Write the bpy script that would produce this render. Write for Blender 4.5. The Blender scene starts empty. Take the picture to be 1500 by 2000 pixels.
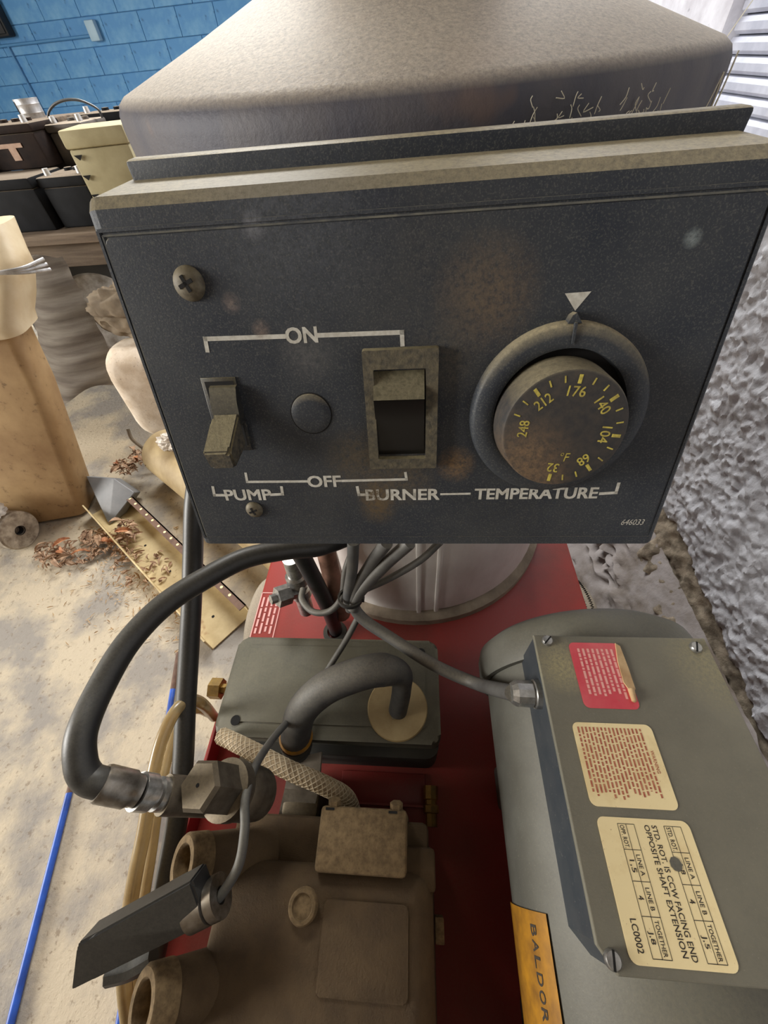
import bpy, bmesh, math, random
from mathutils import Vector, Matrix, noise
random.seed(7)
S = bpy.context.scene
COL = S.collection
# ------------------------------------------------------------------ camera
F = 760.0                                   # focal length in pixels of the 1500x2000 frame
_zd = Vector((68.2, 642, 760)).normalized()  # world "down" in camera axes (right, down, forward)
_yd = Vector((57.6, -904, 760)); _yd = (_yd - _zd * _yd.dot(_zd)).normalized()
_xd = _yd.cross(-_zd)
if _xd.x < 0: _xd = -_xd
CAM = Vector((0, 0, 1.0))
cam = bpy.data.cameras.new('camera')
cam.sensor_fit = 'VERTICAL'; cam.sensor_height = 24.0; cam.lens = 24.0 * F / 2000.0
cam.clip_start = 0.01
camo = bpy.data.objects.new('camera', cam); COL.objects.link(camo)
right = Vector((_xd.x, _yd.x, -_zd.x)); down = Vector((_xd.y, _yd.y, -_zd.y)); fwd = Vector((_xd.z, _yd.z, -_zd.z))
m = Matrix((right, -down, -fwd)).transposed().to_4x4(); m.translation = CAM
camo.matrix_world = m
S.camera = camo
# ------------------------------------------------------------------ light
S.view_settings.view_transform = 'Standard'; S.view_settings.look = 'None'
S.view_settings.gamma = 1.0; S.view_settings.use_curve_mapping = False
S.view_settings.exposure = 0.25
W = bpy.data.worlds.new('world'); S.world = W; W.use_nodes = True
W.node_tree.nodes['Background'].inputs[0].default_value = (0.93, 0.97, 1.0, 1)
W.node_tree.nodes['Background'].inputs[1].default_value = 0.27
def area(name, loc, target, sx, sy, power, color):
    l = bpy.data.lights.new(name, 'AREA'); l.shape = 'RECTANGLE'; l.size = sx; l.size_y = sy
    l.energy = power; l.color = color
    o = bpy.data.objects.new(name, l); COL.objects.link(o); o.location = loc
    o.rotation_euler = (Vector(target) - Vector(loc)).to_track_quat('-Z', 'Y').to_euler()
    return o
area('daylight_open_doorway', (-5.4, -1.0, 2.0), (0, 0.4, 0.6), 2.4, 1.9, 330, (1.0, 0.97, 0.92))
area('daylight_roof_window', (-0.5, 2.7, 3.0), (-0.45, 1.4, 0), 2.6, 1.3, 215, (1.0, 0.99, 0.97))
# ------------------------------------------------------------------ pixel -> place helpers
def ray(px, py):
    a, b = (px - 750) / F, (py - 1000) / F
    return right * a + down * b + fwd
def onz(px, py, z): r = ray(px, py); return CAM + r * ((z - CAM.z) / r.z)
def ony(px, py, y): r = ray(px, py); return CAM + r * (y / r.y)
def onx(px, py, x): r = ray(px, py); return CAM + r * (x / r.x)
def at(px, py, d): return CAM + ray(px, py) * d
# ------------------------------------------------------------------ materials
def lin(c):
    out = []
    for v in c:
        v /= 255.0
        out.append(v / 12.92 if v <= 0.04045 else ((v + 0.055) / 1.055) ** 2.4)
    return (out[0], out[1], out[2], 1)
MATS = {}
def mat(name, col, col2=None, scale=30, rough=0.6, metal=0.0, bump=0.0, bscale=200, dust=None, dlo=0.35, dhi=0.95,
        speck=None, blobs=None, spec=0.5, trans=0.0, contrast=(0.35, 0.65), stretch=None, alpha=None):
    M = bpy.data.materials.new(name); M.use_nodes = True
    N = M.node_tree.nodes; L = M.node_tree.links
    B = N['Principled BSDF']
    B.inputs['Roughness'].default_value = rough; B.inputs['Metallic'].default_value = metal
    B.inputs['Specular IOR Level'].default_value = spec
    if trans: B.inputs['Transmission Weight'].default_value = trans
    tc = N.new('ShaderNodeTexCoord'); vec = tc.outputs['Object']
    if stretch:
        mp = N.new('ShaderNodeMapping'); mp.inputs['Scale'].default_value = stretch
        L.new(vec, mp.inputs[0]); svec = mp.outputs[0]
    else: svec = vec
    def nz(sc, det=4, ro=0.6, v=None):
        n = N.new('ShaderNodeTexNoise'); n.inputs['Scale'].default_value = sc
        n.inputs['Detail'].default_value = det; n.inputs['Roughness'].default_value = ro
        L.new(v if v else vec, n.inputs['Vector']); return n.outputs['Fac']
    def rng(x, a, b, lo=0.0, hi=1.0):
        r = N.new('ShaderNodeMapRange'); r.inputs[1].default_value = a; r.inputs[2].default_value = b
        r.inputs[3].default_value = lo; r.inputs[4].default_value = hi
        L.new(x, r.inputs[0]); return r.outputs[0]
    def mul(a, b):
        q = N.new('ShaderNodeMath'); q.operation = 'MULTIPLY'; L.new(a, q.inputs[0])
        if isinstance(b, float): q.inputs[1].default_value = b
        else: L.new(b, q.inputs[1])
        return q.outputs[0]
    def mix(f, a, b):
        q = N.new('ShaderNodeMix'); q.data_type = 'RGBA'; L.new(f, q.inputs[0])
        for s, x in ((q.inputs[6], a), (q.inputs[7], b)):
            if isinstance(x, tuple): s.default_value = x
            else: L.new(x, s)
        return q.outputs[2]
    c = lin(col)
    if col2: c = mix(rng(nz(scale, 6, v=svec), *contrast), lin(col), lin(col2))
    if speck:                                   # (colour, scale, threshold, strength)
        c = mix(rng(nz(speck[1], 3, 0.7), speck[2], speck[2] + 0.1, 0, speck[3]), c, lin(speck[0]))
    if dust:                                    # settled dust on faces that look up
        g = N.new('ShaderNodeNewGeometry'); sp = N.new('ShaderNodeSeparateXYZ'); L.new(g.outputs['Normal'], sp.inputs[0])
        f = mul(rng(sp.outputs['Z'], dlo, dhi), rng(nz(420, 8, 0.85), 0.30, 0.60, 0.3, 1.0))
        if len(dust) > 1: f = mul(f, float(dust[1]))
        c = mix(f, c, lin(dust[0]))
    if blobs:                                   # dirt stains with a shape of their own: (centre, radius, colour, strength)
        for (ctr, rad, bc, st) in blobs:
            d = N.new('ShaderNodeVectorMath'); d.operation = 'DISTANCE'; L.new(vec, d.inputs[0]); d.inputs[1].default_value = ctr
            f = mul(rng(d.outputs['Value'], rad, rad * 0.25), rng(nz(420, 6, 0.8), 0.38, 0.6, 0.15, 1.0))
            c = mix(mul(f, float(st)), c, lin(bc))
    if isinstance(c, tuple): B.inputs['Base Color'].default_value = c
    else: L.new(c, B.inputs['Base Color'])
    if bump:
        b = N.new('ShaderNodeBump'); b.inputs['Strength'].default_value = bump; b.inputs['Distance'].default_value = 0.002
        L.new(nz(bscale, 6, 0.7), b.inputs['Height']); L.new(b.outputs[0], B.inputs['Normal'])
    MATS[name] = M
    return M
# ------------------------------------------------------------------ mesh helpers
def frame(o, x, z):
    """4x4 with local x along x and local z along z."""
    z = Vector(z).normalized(); x = Vector(x); x = (x - z * x.dot(z)).normalized(); y = z.cross(x)
    M = Matrix((x, y, z)).transposed().to_4x4(); M.translation = Vector(o); return M
def axis_frame(a, b):
    a = Vector(a); b = Vector(b); z = (b - a).normalized()
    x = Vector((1, 0, 0)) if abs(z.x) < 0.9 else Vector((0, 0, 1))
    return frame(a, x, z)
def box(bm, lo, hi, bev=0.0, M=None, seg=2):
    lo = Vector(lo); hi = Vector(hi); vs = []
    for k in range(8):
        p = Vector(((hi if k & 1 else lo).x, (hi if k & 2 else lo).y, (hi if k & 4 else lo).z))
        vs.append(bm.verts.new(p))
    fs = [bm.faces.new([vs[i] for i in q]) for q in ((0, 2, 3, 1), (4, 5, 7, 6), (0, 1, 5, 4), (2, 6, 7, 3), (0, 4, 6, 2), (1, 3, 7, 5))]
    if bev:
        es = list({e for f in fs for e in f.edges})
        r = bmesh.ops.bevel(bm, geom=es, offset=bev, segments=seg, affect='EDGES', profile=0.5)
        vs = list({v for f in r['faces'] for v in f.verts} | {v for v in vs if v.is_valid})
    if M: bmesh.ops.transform(bm, matrix=M, verts=[v for v in vs if v.is_valid])
    return vs
def prism(bm, poly, h, M, bev=0.0, taper=1.0):
    """polygon in the local xy plane of M, extruded along local z by h"""
    n = len(poly)
    a = [bm.verts.new((x, y, 0)) for x, y in poly]; cx = sum(p[0] for p in poly) / n; cy = sum(p[1] for p in poly) / n
    b = [bm.verts.new((cx + (x - cx) * taper, cy + (y - cy) * taper, h)) for x, y in poly]
    fs = [bm.faces.new(a[::-1]), bm.faces.new(b)]
    for i in range(n): fs.append(bm.faces.new((a[i], a[(i + 1) % n], b[(i + 1) % n], b[i])))
    vs = a + b
    if bev:
        r = bmesh.ops.bevel(bm, geom=list(fs[1].edges), offset=bev, segments=2, affect='EDGES', profile=0.5)
        vs = list({v for f in r['faces'] for v in f.verts} | {v for v in vs if v.is_valid})
    bmesh.ops.transform(bm, matrix=M, verts=vs)
def rrect(x0, y0, x1, y1, r, k=5):
    out = []
    for cx, cy, a0 in ((x1 - r, y1 - r, 0), (x0 + r, y1 - r, 90), (x0 + r, y0 + r, 180), (x1 - r, y0 + r, 270)):
        for i in range(k + 1):
            a = math.radians(a0 + 90 * i / k); out.append((cx + r * math.cos(a), cy + r * math.sin(a)))
    return out
def lathe(bm, prof, M, seg=32, a0=0.0, a1=360.0):
    """profile [(radius, z)] around local z of M"""
    full = abs(a1 - a0) >= 359.9; n = seg if full else seg + 1; rings = []
    for r, z in prof:
        if r < 1e-6 and full: rings.append([bm.verts.new(M @ Vector((0, 0, z)))]); continue
        rings.append([bm.verts.new(M @ Vector((r * math.cos(math.radians(a0 + (a1 - a0) * i / seg)), r * math.sin(math.radians(a0 + (a1 - a0) * i / seg)), z))) for i in range(n)])
    for A, Bq in zip(rings, rings[1:]):
        m_ = seg if full else seg
        for i in range(m_):
            j = (i + 1) % n if full else i + 1
            if len(A) == 1 and len(Bq) == 1: continue
            if len(A) == 1: bm.faces.new((A[0], Bq[i], Bq[j]))
            elif len(Bq) == 1: bm.faces.new((A[i], A[j], Bq[0]))
            else: bm.faces.new((A[i], A[j], Bq[j], Bq[i]))
def spline(P, k=8):
    P = [Vector(p) for p in P]; Q = [P[0] * 2 - P[1]] + P + [P[-1] * 2 - P[-2]]; out = []
    for i in range(1, len(Q) - 2):
        p0, p1, p2, p3 = Q[i - 1:i + 3]
        for j in range(k):
            t = j / k
            out.append(0.5 * ((2 * p1) + (p2 - p0) * t + (2 * p0 - 5 * p1 + 4 * p2 - p3) * t * t + (3 * p1 - p0 - 3 * p2 + p3) * t ** 3))
    out.append(P[-1]); return out
def tube(bm, P, r, seg=14, k=8, smooth=True, jit=0.0):
    pts = spline(P, k) if smooth else [Vector(p) for p in P]
    n = len(pts); rad = r if callable(r) else (lambda t: r)
    T = [(pts[min(i + 1, n - 1)] - pts[max(i - 1, 0)]).normalized() for i in range(n)]
    x = T[0].orthogonal().normalized(); rings = []
    for i, p in enumerate(pts):
        x = (x - T[i] * x.dot(T[i])).normalized(); y = T[i].cross(x); R = rad(i / (n - 1))
        rings.append([bm.verts.new(p + (x * math.cos(2 * math.pi * a / seg) + y * math.sin(2 * math.pi * a / seg)) * (R * (1 + jit * random.uniform(-1, 1)))) for a in range(seg)])
    for A, Bq in zip(rings, rings[1:]):
        for a in range(seg): bm.faces.new((A[a], A[(a + 1) % seg], Bq[(a + 1) % seg], Bq[a]))
    bm.faces.new(rings[0][::-1]); bm.faces.new(rings[-1])
def hull(bm, pts):
    vs = [bm.verts.new(Vector(p)) for p in pts]
    bmesh.ops.convex_hull(bm, input=vs)
def obj(name, bm, m, parent=None, label=None, smooth=40):
    me = bpy.data.meshes.new(name)
    bmesh.ops.recalc_face_normals(bm, faces=bm.faces)
    if smooth:                                  # round surfaces shade smooth, broad flat faces stay flat
        lim = math.radians(20.5)
        for f in bm.faces: f.smooth = not all(len(e.link_faces) != 2 or e.calc_face_angle(0) > lim for e in f.edges)
    bm.to_mesh(me); bm.free()
    me.materials.append(MATS[m])
    if smooth:
        try: me.set_sharp_from_angle(angle=math.radians(smooth))
        except Exception: pass
    o = bpy.data.objects.new(name, me); COL.objects.link(o)
    if parent is not None:
        o.parent = parent
        if parent.parent is None: o.location = -parent.location
    if label: o['label'] = label
    return o
def one(name, m, fn, parent=None, label=None, smooth=40):
    bm = bmesh.new(); fn(bm); return obj(name, bm, m, parent, label, smooth)
def tag(o, label, cat, group=None):
    o['label'] = label; o['category'] = cat
    if group: o['group'] = group
    return o
def thing(name, loc, label, cat, group=None):
    o = bpy.data.objects.new(name, None); o.empty_display_size = 0.05; COL.objects.link(o); o.location = loc
    return tag(o, label, cat, group)
def struct(o): o['kind'] = 'structure'; return o
def text_mesh(txt, x0, x1, y0, y1, M, m, parent, name='lettering', bold=0.0, shear=0.0, ext=0.00012, label=None, keep=False):
    """writing fitted to the local rectangle x0..x1, y0..y1 of frame M, a hair proud of the surface"""
    cu = bpy.data.curves.new(name, 'FONT'); cu.body = txt; cu.size = 1.0; cu.shear = shear; cu.resolution_u = 3
    t = bpy.data.objects.new(name, cu); COL.objects.link(t)
    me = bpy.data.meshes.new_from_object(t)
    bpy.data.objects.remove(t); bpy.data.curves.remove(cu)
    xs = [v.co.x for v in me.vertices]; ys = [v.co.y for v in me.vertices]
    sx = (x1 - x0) / (max(xs) - min(xs)); sy = (y1 - y0) / (max(ys) - min(ys))
    for v in me.vertices:
        v.co = M @ Vector((x0 + (v.co.x - min(xs)) * sx, y0 + (v.co.y - min(ys)) * sy, ext))
    if bold:                                    # heavier strokes: the glyphs laid over each other, a stroke's breadth apart
        h = bold * 1.6 * (y1 - y0); X = (M.to_3x3() @ Vector((1, 0, 0))).normalized(); Y = (M.to_3x3() @ Vector((0, 1, 0))).normalized()
        base = [v.co.copy() for v in me.vertices]; fs = [tuple(p.vertices) for p in me.polygons]; n = len(base); V = []; Fc = []
        for k, (i, j) in enumerate(((-1, -1), (1, -1), (1, 1), (-1, 1))):
            V += [c + X * i * h + Y * j * h * .7 + (X.cross(Y)) * k * 3e-6 for c in base]; Fc += [tuple(q + k * n for q in f) for f in fs]
        bpy.data.meshes.remove(me); me = bpy.data.meshes.new(name); me.from_pydata(V, [], Fc)
    me.name = name; me.materials.clear(); me.materials.append(MATS[m])
    o = bpy.data.objects.new(name, me); COL.objects.link(o); o.parent = parent
    if parent.parent is None: o.location = -parent.location
    if label: o['label'] = label
    return o
def bar2(bm, p, q, w, M, h=0.00012):
    """flat printed bar from p to q (local xy) of width w"""
    p = Vector(p); q = Vector(q); d = (q - p).normalized(); s = Vector((-d.y, d.x)) * w / 2
    vs = [bm.verts.new(M @ Vector((c.x, c.y, h))) for c in (p + s, p - s, q - s, q + s)]
    bm.faces.new(vs)
# ------------------------------------------------------------------ panel frame (control box face leans back 18.5 degrees)
TILT = math.radians(18.5)
P0 = at(843, 740, 0.18); PU = Vector((1, 0, 0)); PW = Vector((0, math.sin(TILT), math.cos(TILT))); PN = Vector((0, -math.cos(TILT), math.sin(TILT)))
PM = frame(P0, PU, PN)
def pf(px, py, h=0.0):
    r = ray(px, py); o = P0 + PN * h; q = CAM + r * ((o - CAM).dot(PN) / r.dot(PN)) - P0
    return Vector((q.dot(PU), q.dot(PW)))
def pw(px, py, h=0.0): a = pf(px, py, h); return P0 + PU * a.x + PW * a.y + PN * h
# ------------------------------------------------------------------ material list
DUST = (176, 164, 132)
mat('panel', (41, 46, 55), (62, 65, 68), 28, 0.5, spec=0.3, bump=0.12, bscale=900, dust=(DUST, 1.0), dlo=0.42, dhi=0.93,
    speck=((114, 113, 105), 1300, 0.53, 0.32), contrast=(.3, .75),
    blobs=[(tuple(pw(x, y)), r, c, s) for x, y, r, c, s in (
        (950, 575, .024, (116, 98, 76), .75), (890, 905, .011, (140, 112, 78), .8), (735, 965, .012, (112, 92, 62), .95), (738, 990, .012, (104, 86, 58), .8),
        (700, 900, .02, (110, 96, 72), .6), (790, 930, .02, (110, 96, 72), .5), (870, 700, .02, (100, 94, 80), .5), (512, 643, .005, (140, 122, 110), .7),
        (453, 592, .005, (126, 112, 104), .8), (600, 690, .015, (110, 108, 106), .45), (860, 560, .05, (84, 82, 78), .35),
        (495, 440, .006, (140, 140, 144), .6), (560, 400, .05, (104, 108, 116), .35), (1350, 465, .004, (140, 150, 150), .8), (640, 960, .05, (66, 64, 60), .35), (1000, 1000, .05, (68, 66, 60), .3))])
mat('panel_black', (30, 31, 33), (42, 42, 42), 200, 0.45, dust=((140, 132, 104), 0.9), dlo=0.3, dhi=0.9, speck=((100, 92, 72), 900, 0.55, 0.5))
mat('dusty_black', (44, 42, 40), (92, 84, 66), 350, 0.75, bump=0.3, bscale=700, dust=((150, 140, 106), 1.0), dlo=0.25, dhi=0.8)
mat('knob_face', (48, 47, 47), (66, 60, 54), 300, 0.6, bump=0.15, bscale=900, dust=((150, 140, 112), 0.9), dlo=0.45, dhi=0.9,
    blobs=[(tuple(pw(1030, 900, .02)), .022, (122, 98, 72), .8), (tuple(pw(1060, 950, .02)), .014, (120, 98, 74), .7)])
mat('gloss_black', (15, 15, 16), None, 100, 0.32, dust=((134, 127, 102), 0.9), dlo=0.3, dhi=0.8)
mat('print_white', (206, 204, 194), (180, 176, 164), 400, 0.6, blobs=[(tuple(pw(733, 965)), .0105, (88, 74, 52), 1.0), (tuple(pw(812, 966)), .0026, (60, 56, 50), 1.0), (tuple(pw(512, 655)), .004, (140, 124, 112), .6)])
mat('print_yellow', (206, 190, 84), (150, 136, 70), 500, 0.6)
mat('screw', (112, 104, 86), (84, 76, 62), 400, 0.6, 0.2, dust=((150, 140, 112), 0.7))
mat('hood', (92, 88, 90), (70, 70, 80), 26, 0.6, 0.1, bump=0.25, bscale=260, dust=((200, 189, 171), 1.0), dlo=0.5, dhi=0.92, speck=((122, 98, 84), 16, 0.56, 0.45), stretch=(1, 1, .25))
mat('boiler', (232, 228, 222), (202, 195, 187), 14, 0.5, 0.0, bump=0.1, bscale=120, dust=((170, 156, 138), 0.8), stretch=(1, 1, .4))
mat('boiler_ring', (150, 136, 116), (112, 98, 82), 30, 0.7, bump=0.2)
mat('red_paint', (150, 24, 30), (92, 22, 22), 7, 0.42, bump=0.05, bscale=300, dust=((132, 84, 66), 0.42), dlo=0.6, dhi=1.0, contrast=(.45, .75))
mat('red_dark', (110, 22, 26), None, 10, 0.5)
mat('decal', (226, 170, 164), None)
mat('tank_grey', (74, 73, 64), (104, 100, 86), 22, 0.62, bump=0.12, bscale=500, dust=((118, 114, 94), 0.6), dlo=0.5, dhi=1.0)
mat('tank_dark', (44, 43, 38), (58, 55, 46), 30, 0.7)
mat('disc_tan', (186, 164, 118), (164, 140, 94), 60, 0.45, dust=((184, 166, 128), 0.5))
mat('hose_black', (34, 35, 37), (48, 48, 48), 40, 0.42, bump=0.08, bscale=600, dust=((112, 108, 96), 0.55), dlo=0.3, dhi=1.0)
mat('hose_grey', (56, 57, 59), (76, 75, 72), 90, 0.6, bump=0.15, bscale=700, dust=((128, 122, 108), 0.8), dlo=0.3, dhi=1.0)
mat('cable_grey', (92, 91, 88), (74, 72, 70), 60, 0.55, dust=((150, 144, 128), 0.7))
mat('cable_dark', (72, 73, 73), (92, 90, 86), 60, 0.6, dust=((130, 126, 112), 0.7))
mat('clear_tube', (216, 192, 142), (176, 144, 90), 18, 0.25, trans=0.5, contrast=(.4, .7), stretch=(1, 1, 2))
mat('braid', (186, 166, 132), (150, 128, 96), 300, 0.65, bump=0.3, bscale=600)
mat('braid_thread', (206, 190, 160), None, 100, 0.7)
mat('steel', (160, 156, 150), (112, 106, 98), 120, 0.34, 0.85, dust=((150, 138, 116), 0.6))
mat('steel_dull', (104, 96, 84), (80, 72, 62), 120, 0.55, 0.55, bump=0.1, bscale=500, dust=((140, 126, 100), 0.7))
mat('zinc', (196, 196, 194), (150, 150, 148), 200, 0.3, 0.85, dust=((170, 164, 150), 0.5))
mat('brass', (176, 140, 70), (120, 92, 48), 100, 0.38, 0.8, dust=((150, 128, 90), 0.5))
mat('copper', (168, 128, 108), (128, 96, 80), 60, 0.5, 0.4)
mat('pump_dust_shaded', (98, 79, 53), (76, 60, 40), 40, 0.9, bump=0.7, bscale=420, speck=((92, 74, 50), 700, 0.58, 0.5), contrast=(.3, .7))  # dust colour darkened to carry a shadow falling over the pump
mat('pump_dust_light', (132, 110, 77), (100, 82, 55), 200, 0.9, bump=0.4, bscale=500, speck=((92, 74, 50), 800, 0.58, 0.5))
mat('strap_grey', (146, 136, 120), (108, 98, 84), 60, 0.7, bump=0.2)
mat('motor_grey', (94, 94, 87), (80, 79, 72), 30, 0.55, bump=0.1, bscale=600, dust=((124, 119, 101), 0.6), dlo=0.2, dhi=0.9, speck=((150, 146, 130), 900, 0.62, 0.4))
mat('motor_cover', (100, 98, 87), (117, 114, 100), 26, 0.6, bump=0.18, bscale=700, dust=((128, 122, 102), 0.5), speck=((164, 160, 144), 700, 0.63, 0.5),
    blobs=[(tuple(onz(1100, 1300, .7)), .022, (176, 164, 120), .8), (tuple(onz(1400, 1290, .7)), .04, (156, 146, 106), .6)])
mat('motor_side', (50, 56, 62), (60, 64, 68), 60, 0.5, speck=((150, 148, 138), 500, 0.66, 0.8))
mat('label_cream', (248, 228, 174), (224, 196, 136), 45, 0.6, contrast=(.5, .8), speck=((150, 104, 58), 500, 0.66, 0.6))
mat('label_red', (212, 62, 76), (226, 104, 108), 20, 0.5, speck=((150, 110, 80), 300, 0.66, 0.4))
mat('label_torn', (206, 176, 132), (176, 140, 98), 60, 0.8)
mat('label_pink', (244, 176, 164), None)
mat('ink_red', (168, 82, 62), (196, 130, 96), 300, 0.7)
mat('ink_black', (52, 44, 34), None)
mat('plate_yellow', (176, 124, 32), (128, 88, 30), 60, 0.45)  # yellow taken darker, the shade on the nameplate is in the colour
mat('rubber', (104, 96, 86), (84, 78, 70), 40, 0.85, bump=0.3, bscale=300, dust=((166, 154, 134), 0.9), dlo=0.1, dhi=0.8)
mat('web', (222, 214, 190), None)
# setting
mat('concrete', (190, 177, 153), (146, 140, 131), 4.5, 0.9, bump=1.0, bscale=80, speck=((112, 94, 72), 60, 0.58, 0.55), contrast=(.44, .58))
mat('blue_block', (86, 150, 206), (126, 182, 220), 5, 0.6, bump=0.4, bscale=60, speck=((40, 84, 132), 16, 0.63, 0.6), contrast=(.45, .75))
mat('stucco', (196, 198, 204), (168, 168, 172), 12, 0.85, bump=0.8, bscale=260, speck=((120, 116, 112), 220, 0.62, 0.4))
mat('plaster_edge', (150, 138, 120), (96, 86, 72), 40, 0.95, bump=1.0, bscale=160, contrast=(.4, .6))
mat('footing', (154, 148, 146), (118, 108, 98), 10, 0.9, bump=0.7, bscale=90, contrast=(.45, .65))
mat('pier', (206, 208, 218), (180, 180, 190), 20, 0.8, bump=0.4, bscale=120, speck=((110, 110, 120), 60, 0.66, 0.6))
mat('slat', (170, 174, 190), (196, 200, 214), 20, 0.5, 0.2)
mat('slat_gap', (40, 42, 50), None)
# clutter
mat('wood', (126, 110, 92), (88, 74, 60), 12, 0.85, bump=0.4, bscale=120, stretch=(.3, 4, 4))
mat('battery_black', (14, 15, 17), (24, 25, 28), 20, 0.8, spec=0.2, dust=((150, 136, 118), 0.85), dlo=0.5)
mat('battery_grey', (78, 74, 70), (100, 92, 84), 20, 0.6, dust=((176, 160, 138), 0.85), dlo=0.5)
mat('battery_brown', (26, 18, 15), (42, 30, 24), 20, 0.8, spec=0.2, dust=((150, 136, 118), 0.8), dlo=0.5)
mat('battery_olive', (150, 140, 104), (168, 158, 122), 14, 0.7, bump=0.1, dust=((186, 174, 138), 0.8), dlo=0.5)
mat('battery_cream', (190, 178, 150), (160, 146, 118), 14, 0.7, dust=((190, 176, 146), 0.7))
mat('label_faded', (150, 118, 96), (176, 150, 130), 30, 0.7)
mat('lead', (196, 194, 190), None, 10, 0.5, 0.6)
mat('tin', (206, 206, 206), (140, 134, 126), 20, 0.4, 0.5)
mat('white_plastic', (226, 224, 218), (190, 182, 170), 20, 0.5)
mat('tire_black', (24, 24, 25), (36, 35, 34), 10, 0.5, dust=((96, 90, 82), 0.5))
mat('cloth_grey', (160, 152, 140), (122, 112, 102), 10, 0.9, bump=0.3, bscale=240, stretch=(.4, .4, 5))
mat('cloth_lining', (168, 156, 138), (128, 116, 100), 30, 0.9)
mat('cloth_tan', (132, 118, 98), (100, 88, 72), 14, 0.95, bump=0.3)
mat('sack', (236, 224, 206), (206, 188, 164), 18, 0.9, bump=0.3, bscale=160, speck=((124, 98, 76), 120, 0.62, 0.6))
e0 = onz(168, 1004, .01); e1 = ony(82, 770, .95); e2 = ony(22, 640, 1.0)
mat('tan_plastic', (188, 158, 114), (142, 110, 72), 5, 0.5, bump=0.05, contrast=(.35, .7), speck=((104, 80, 54), 40, 0.6, 0.6), blobs=[(tuple(onx(145, 868, -1.07)), .035, (112, 94, 72), .9)])
mat('tan_light', (216, 200, 168), (196, 172, 132), 8, 0.5)
mat('stain_brown', (128, 104, 76), None)
mat('roll_end', (196, 186, 168), (132, 120, 104), 40, 0.8, bump=0.6, bscale=120)
mat('hole_dark', (20, 18, 16), None, rough=0.9)
mat('channel', (206, 188, 144), (164, 142, 100), 9, 0.6, contrast=(.4, .7), speck=((142, 88, 48), 14, 0.62, 0.75))
mat('pipe_beige', (176, 156, 116), (142, 120, 82), 10, 0.6)
mat('grey_plastic', (104, 106, 108), (120, 120, 120), 20, 0.5)
mat('foil', (226, 218, 206), (150, 138, 124), 60, 0.5, 0.2, bump=0.6, bscale=120)
mat('leaf', (190, 160, 130), (132, 102, 78), 60, 0.8)
mat('leaf_orange', (200, 142, 98), (136, 78, 46), 60, 0.8)
mat('leaf_pale', (196, 168, 126), (150, 120, 86), 60, 0.8)
mat('rod_blue', (46, 96, 196), (34, 66, 140), 20, 0.4)
mat('rod_rust', (110, 84, 68), (84, 62, 50), 60, 0.7)
mat('conduit_blue', (88, 146, 196), None, rough=0.5)
mat('box_pale', (176, 206, 224), None, rough=0.5)
mat('dark_box', (26, 26, 28), None, rough=0.6)
# ------------------------------------------------------------------ the setting
def grid(bm, nu, nv, fn):
    V = [[bm.verts.new(fn(i / nu, j / nv)) for j in range(nv + 1)] for i in range(nu + 1)]
    for i in range(nu):
        for j in range(nv): bm.faces.new((V[i][j], V[i + 1][j], V[i + 1][j + 1], V[i][j + 1]))
def nse(p, s, o=0.0): return noise.noise(Vector((p[0] * s + o, p[1] * s, p[2] * s)))
def fl(bm):
    def f(u, v):
        x = -9 + 10.2 * u; y = -3 + 9.6 * v
        return (x, y, 0.003 * min(0, nse((x, y, 0), 2.0)))
    grid(bm, 90, 90, f)
struct(one('floor', 'concrete', fl))['label'] = 'dusty stained concrete shop floor'
YW = 6.3
wb = struct(one('wall_back', 'blue_block', lambda bm: box(bm, (-9, YW + .02, -.02), (1.4, YW + .2, 3.4))))
wb['label'] = 'blue painted concrete block wall at the far end'
bmb = bmesh.new(); box(bmb, (-.1985, -.008, -.0985), (.1985, .008, .0985), .005, seg=2)
blk = bpy.data.meshes.new('block'); bmesh.ops.recalc_face_normals(bmb, faces=bmb.faces); bmb.to_mesh(blk); bmb.free(); blk.materials.append(MATS['blue_block'])
for c in range(13):
    for k in range(15):
        o = bpy.data.objects.new('block', blk); COL.objects.link(o); o.parent = wb
        o.location = (-6.6 + .4 * k + (.2 if c % 2 else 0), YW + .012 + random.uniform(-.003, .003), .17 + .2 * c - .03)
# right wall: rough stucco coat, its broken lower edge and the footing under it
XW = 0.55
def edge_z(y): return 0.245 + 0.10 * max(0, y - .1) ** 1.0 + .022 * noise.noise(Vector((y * 9, 3.1, 0))) + .012 * noise.noise(Vector((y * 34, 1.1, 0)))
def st(bm):
    def f(u, v):
        y = -.7 + 1.5 * u; z0 = edge_z(y); z = z0 + (1.25 - z0) * v
        p = (0, y, z); d = .005 * nse(p, 16) + .0055 * nse(p, 42, 7) + .005 * nse(p, 85, 3) + .0025 * nse(p, 190, 5)
        fade = 0.012 * max(0, 1 - (z - z0) / .012)
        return (XW + d + fade, y, z)
    grid(bm, 430, 330, f)
wr = struct(one('wall_right', 'stucco', st)); wr['label'] = 'rough pale grey stucco wall beside the machine'
def pe(bm):
    def f(u, v):
        y = -.75 + 1.55 * u; z0 = edge_z(y) + .012; z = z0 - (.10 + .02 * nse((0, y, 0), 5)) * v
        p = (0, y, z); d = .016 * nse(p, 22, 5) + .012 * nse(p, 60)
        return (XW + .012 - .045 * v + d * (0.3 + v), y, z)
    grid(bm, 260, 24, f)
one('broken_plaster_edge', 'plaster_edge', pe, wr, 'crumbling brown plaster edge', 60)
def ft(bm):
    def f(u, v):
        y = -.75 + 1.55 * u; z = .25 * (1 - v) - .01 * v; p = (v, y, z)
        r = max(0, nse(p, 4, 9)) * .05
        return (XW - .01 - .13 * v + r * nse(p, 30) + .003 * nse(p, 60), y, z)
    grid(bm, 220, 40, f)
one('footing', 'footing', ft, wr, 'grey trowelled concrete footing', 60)
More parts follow.
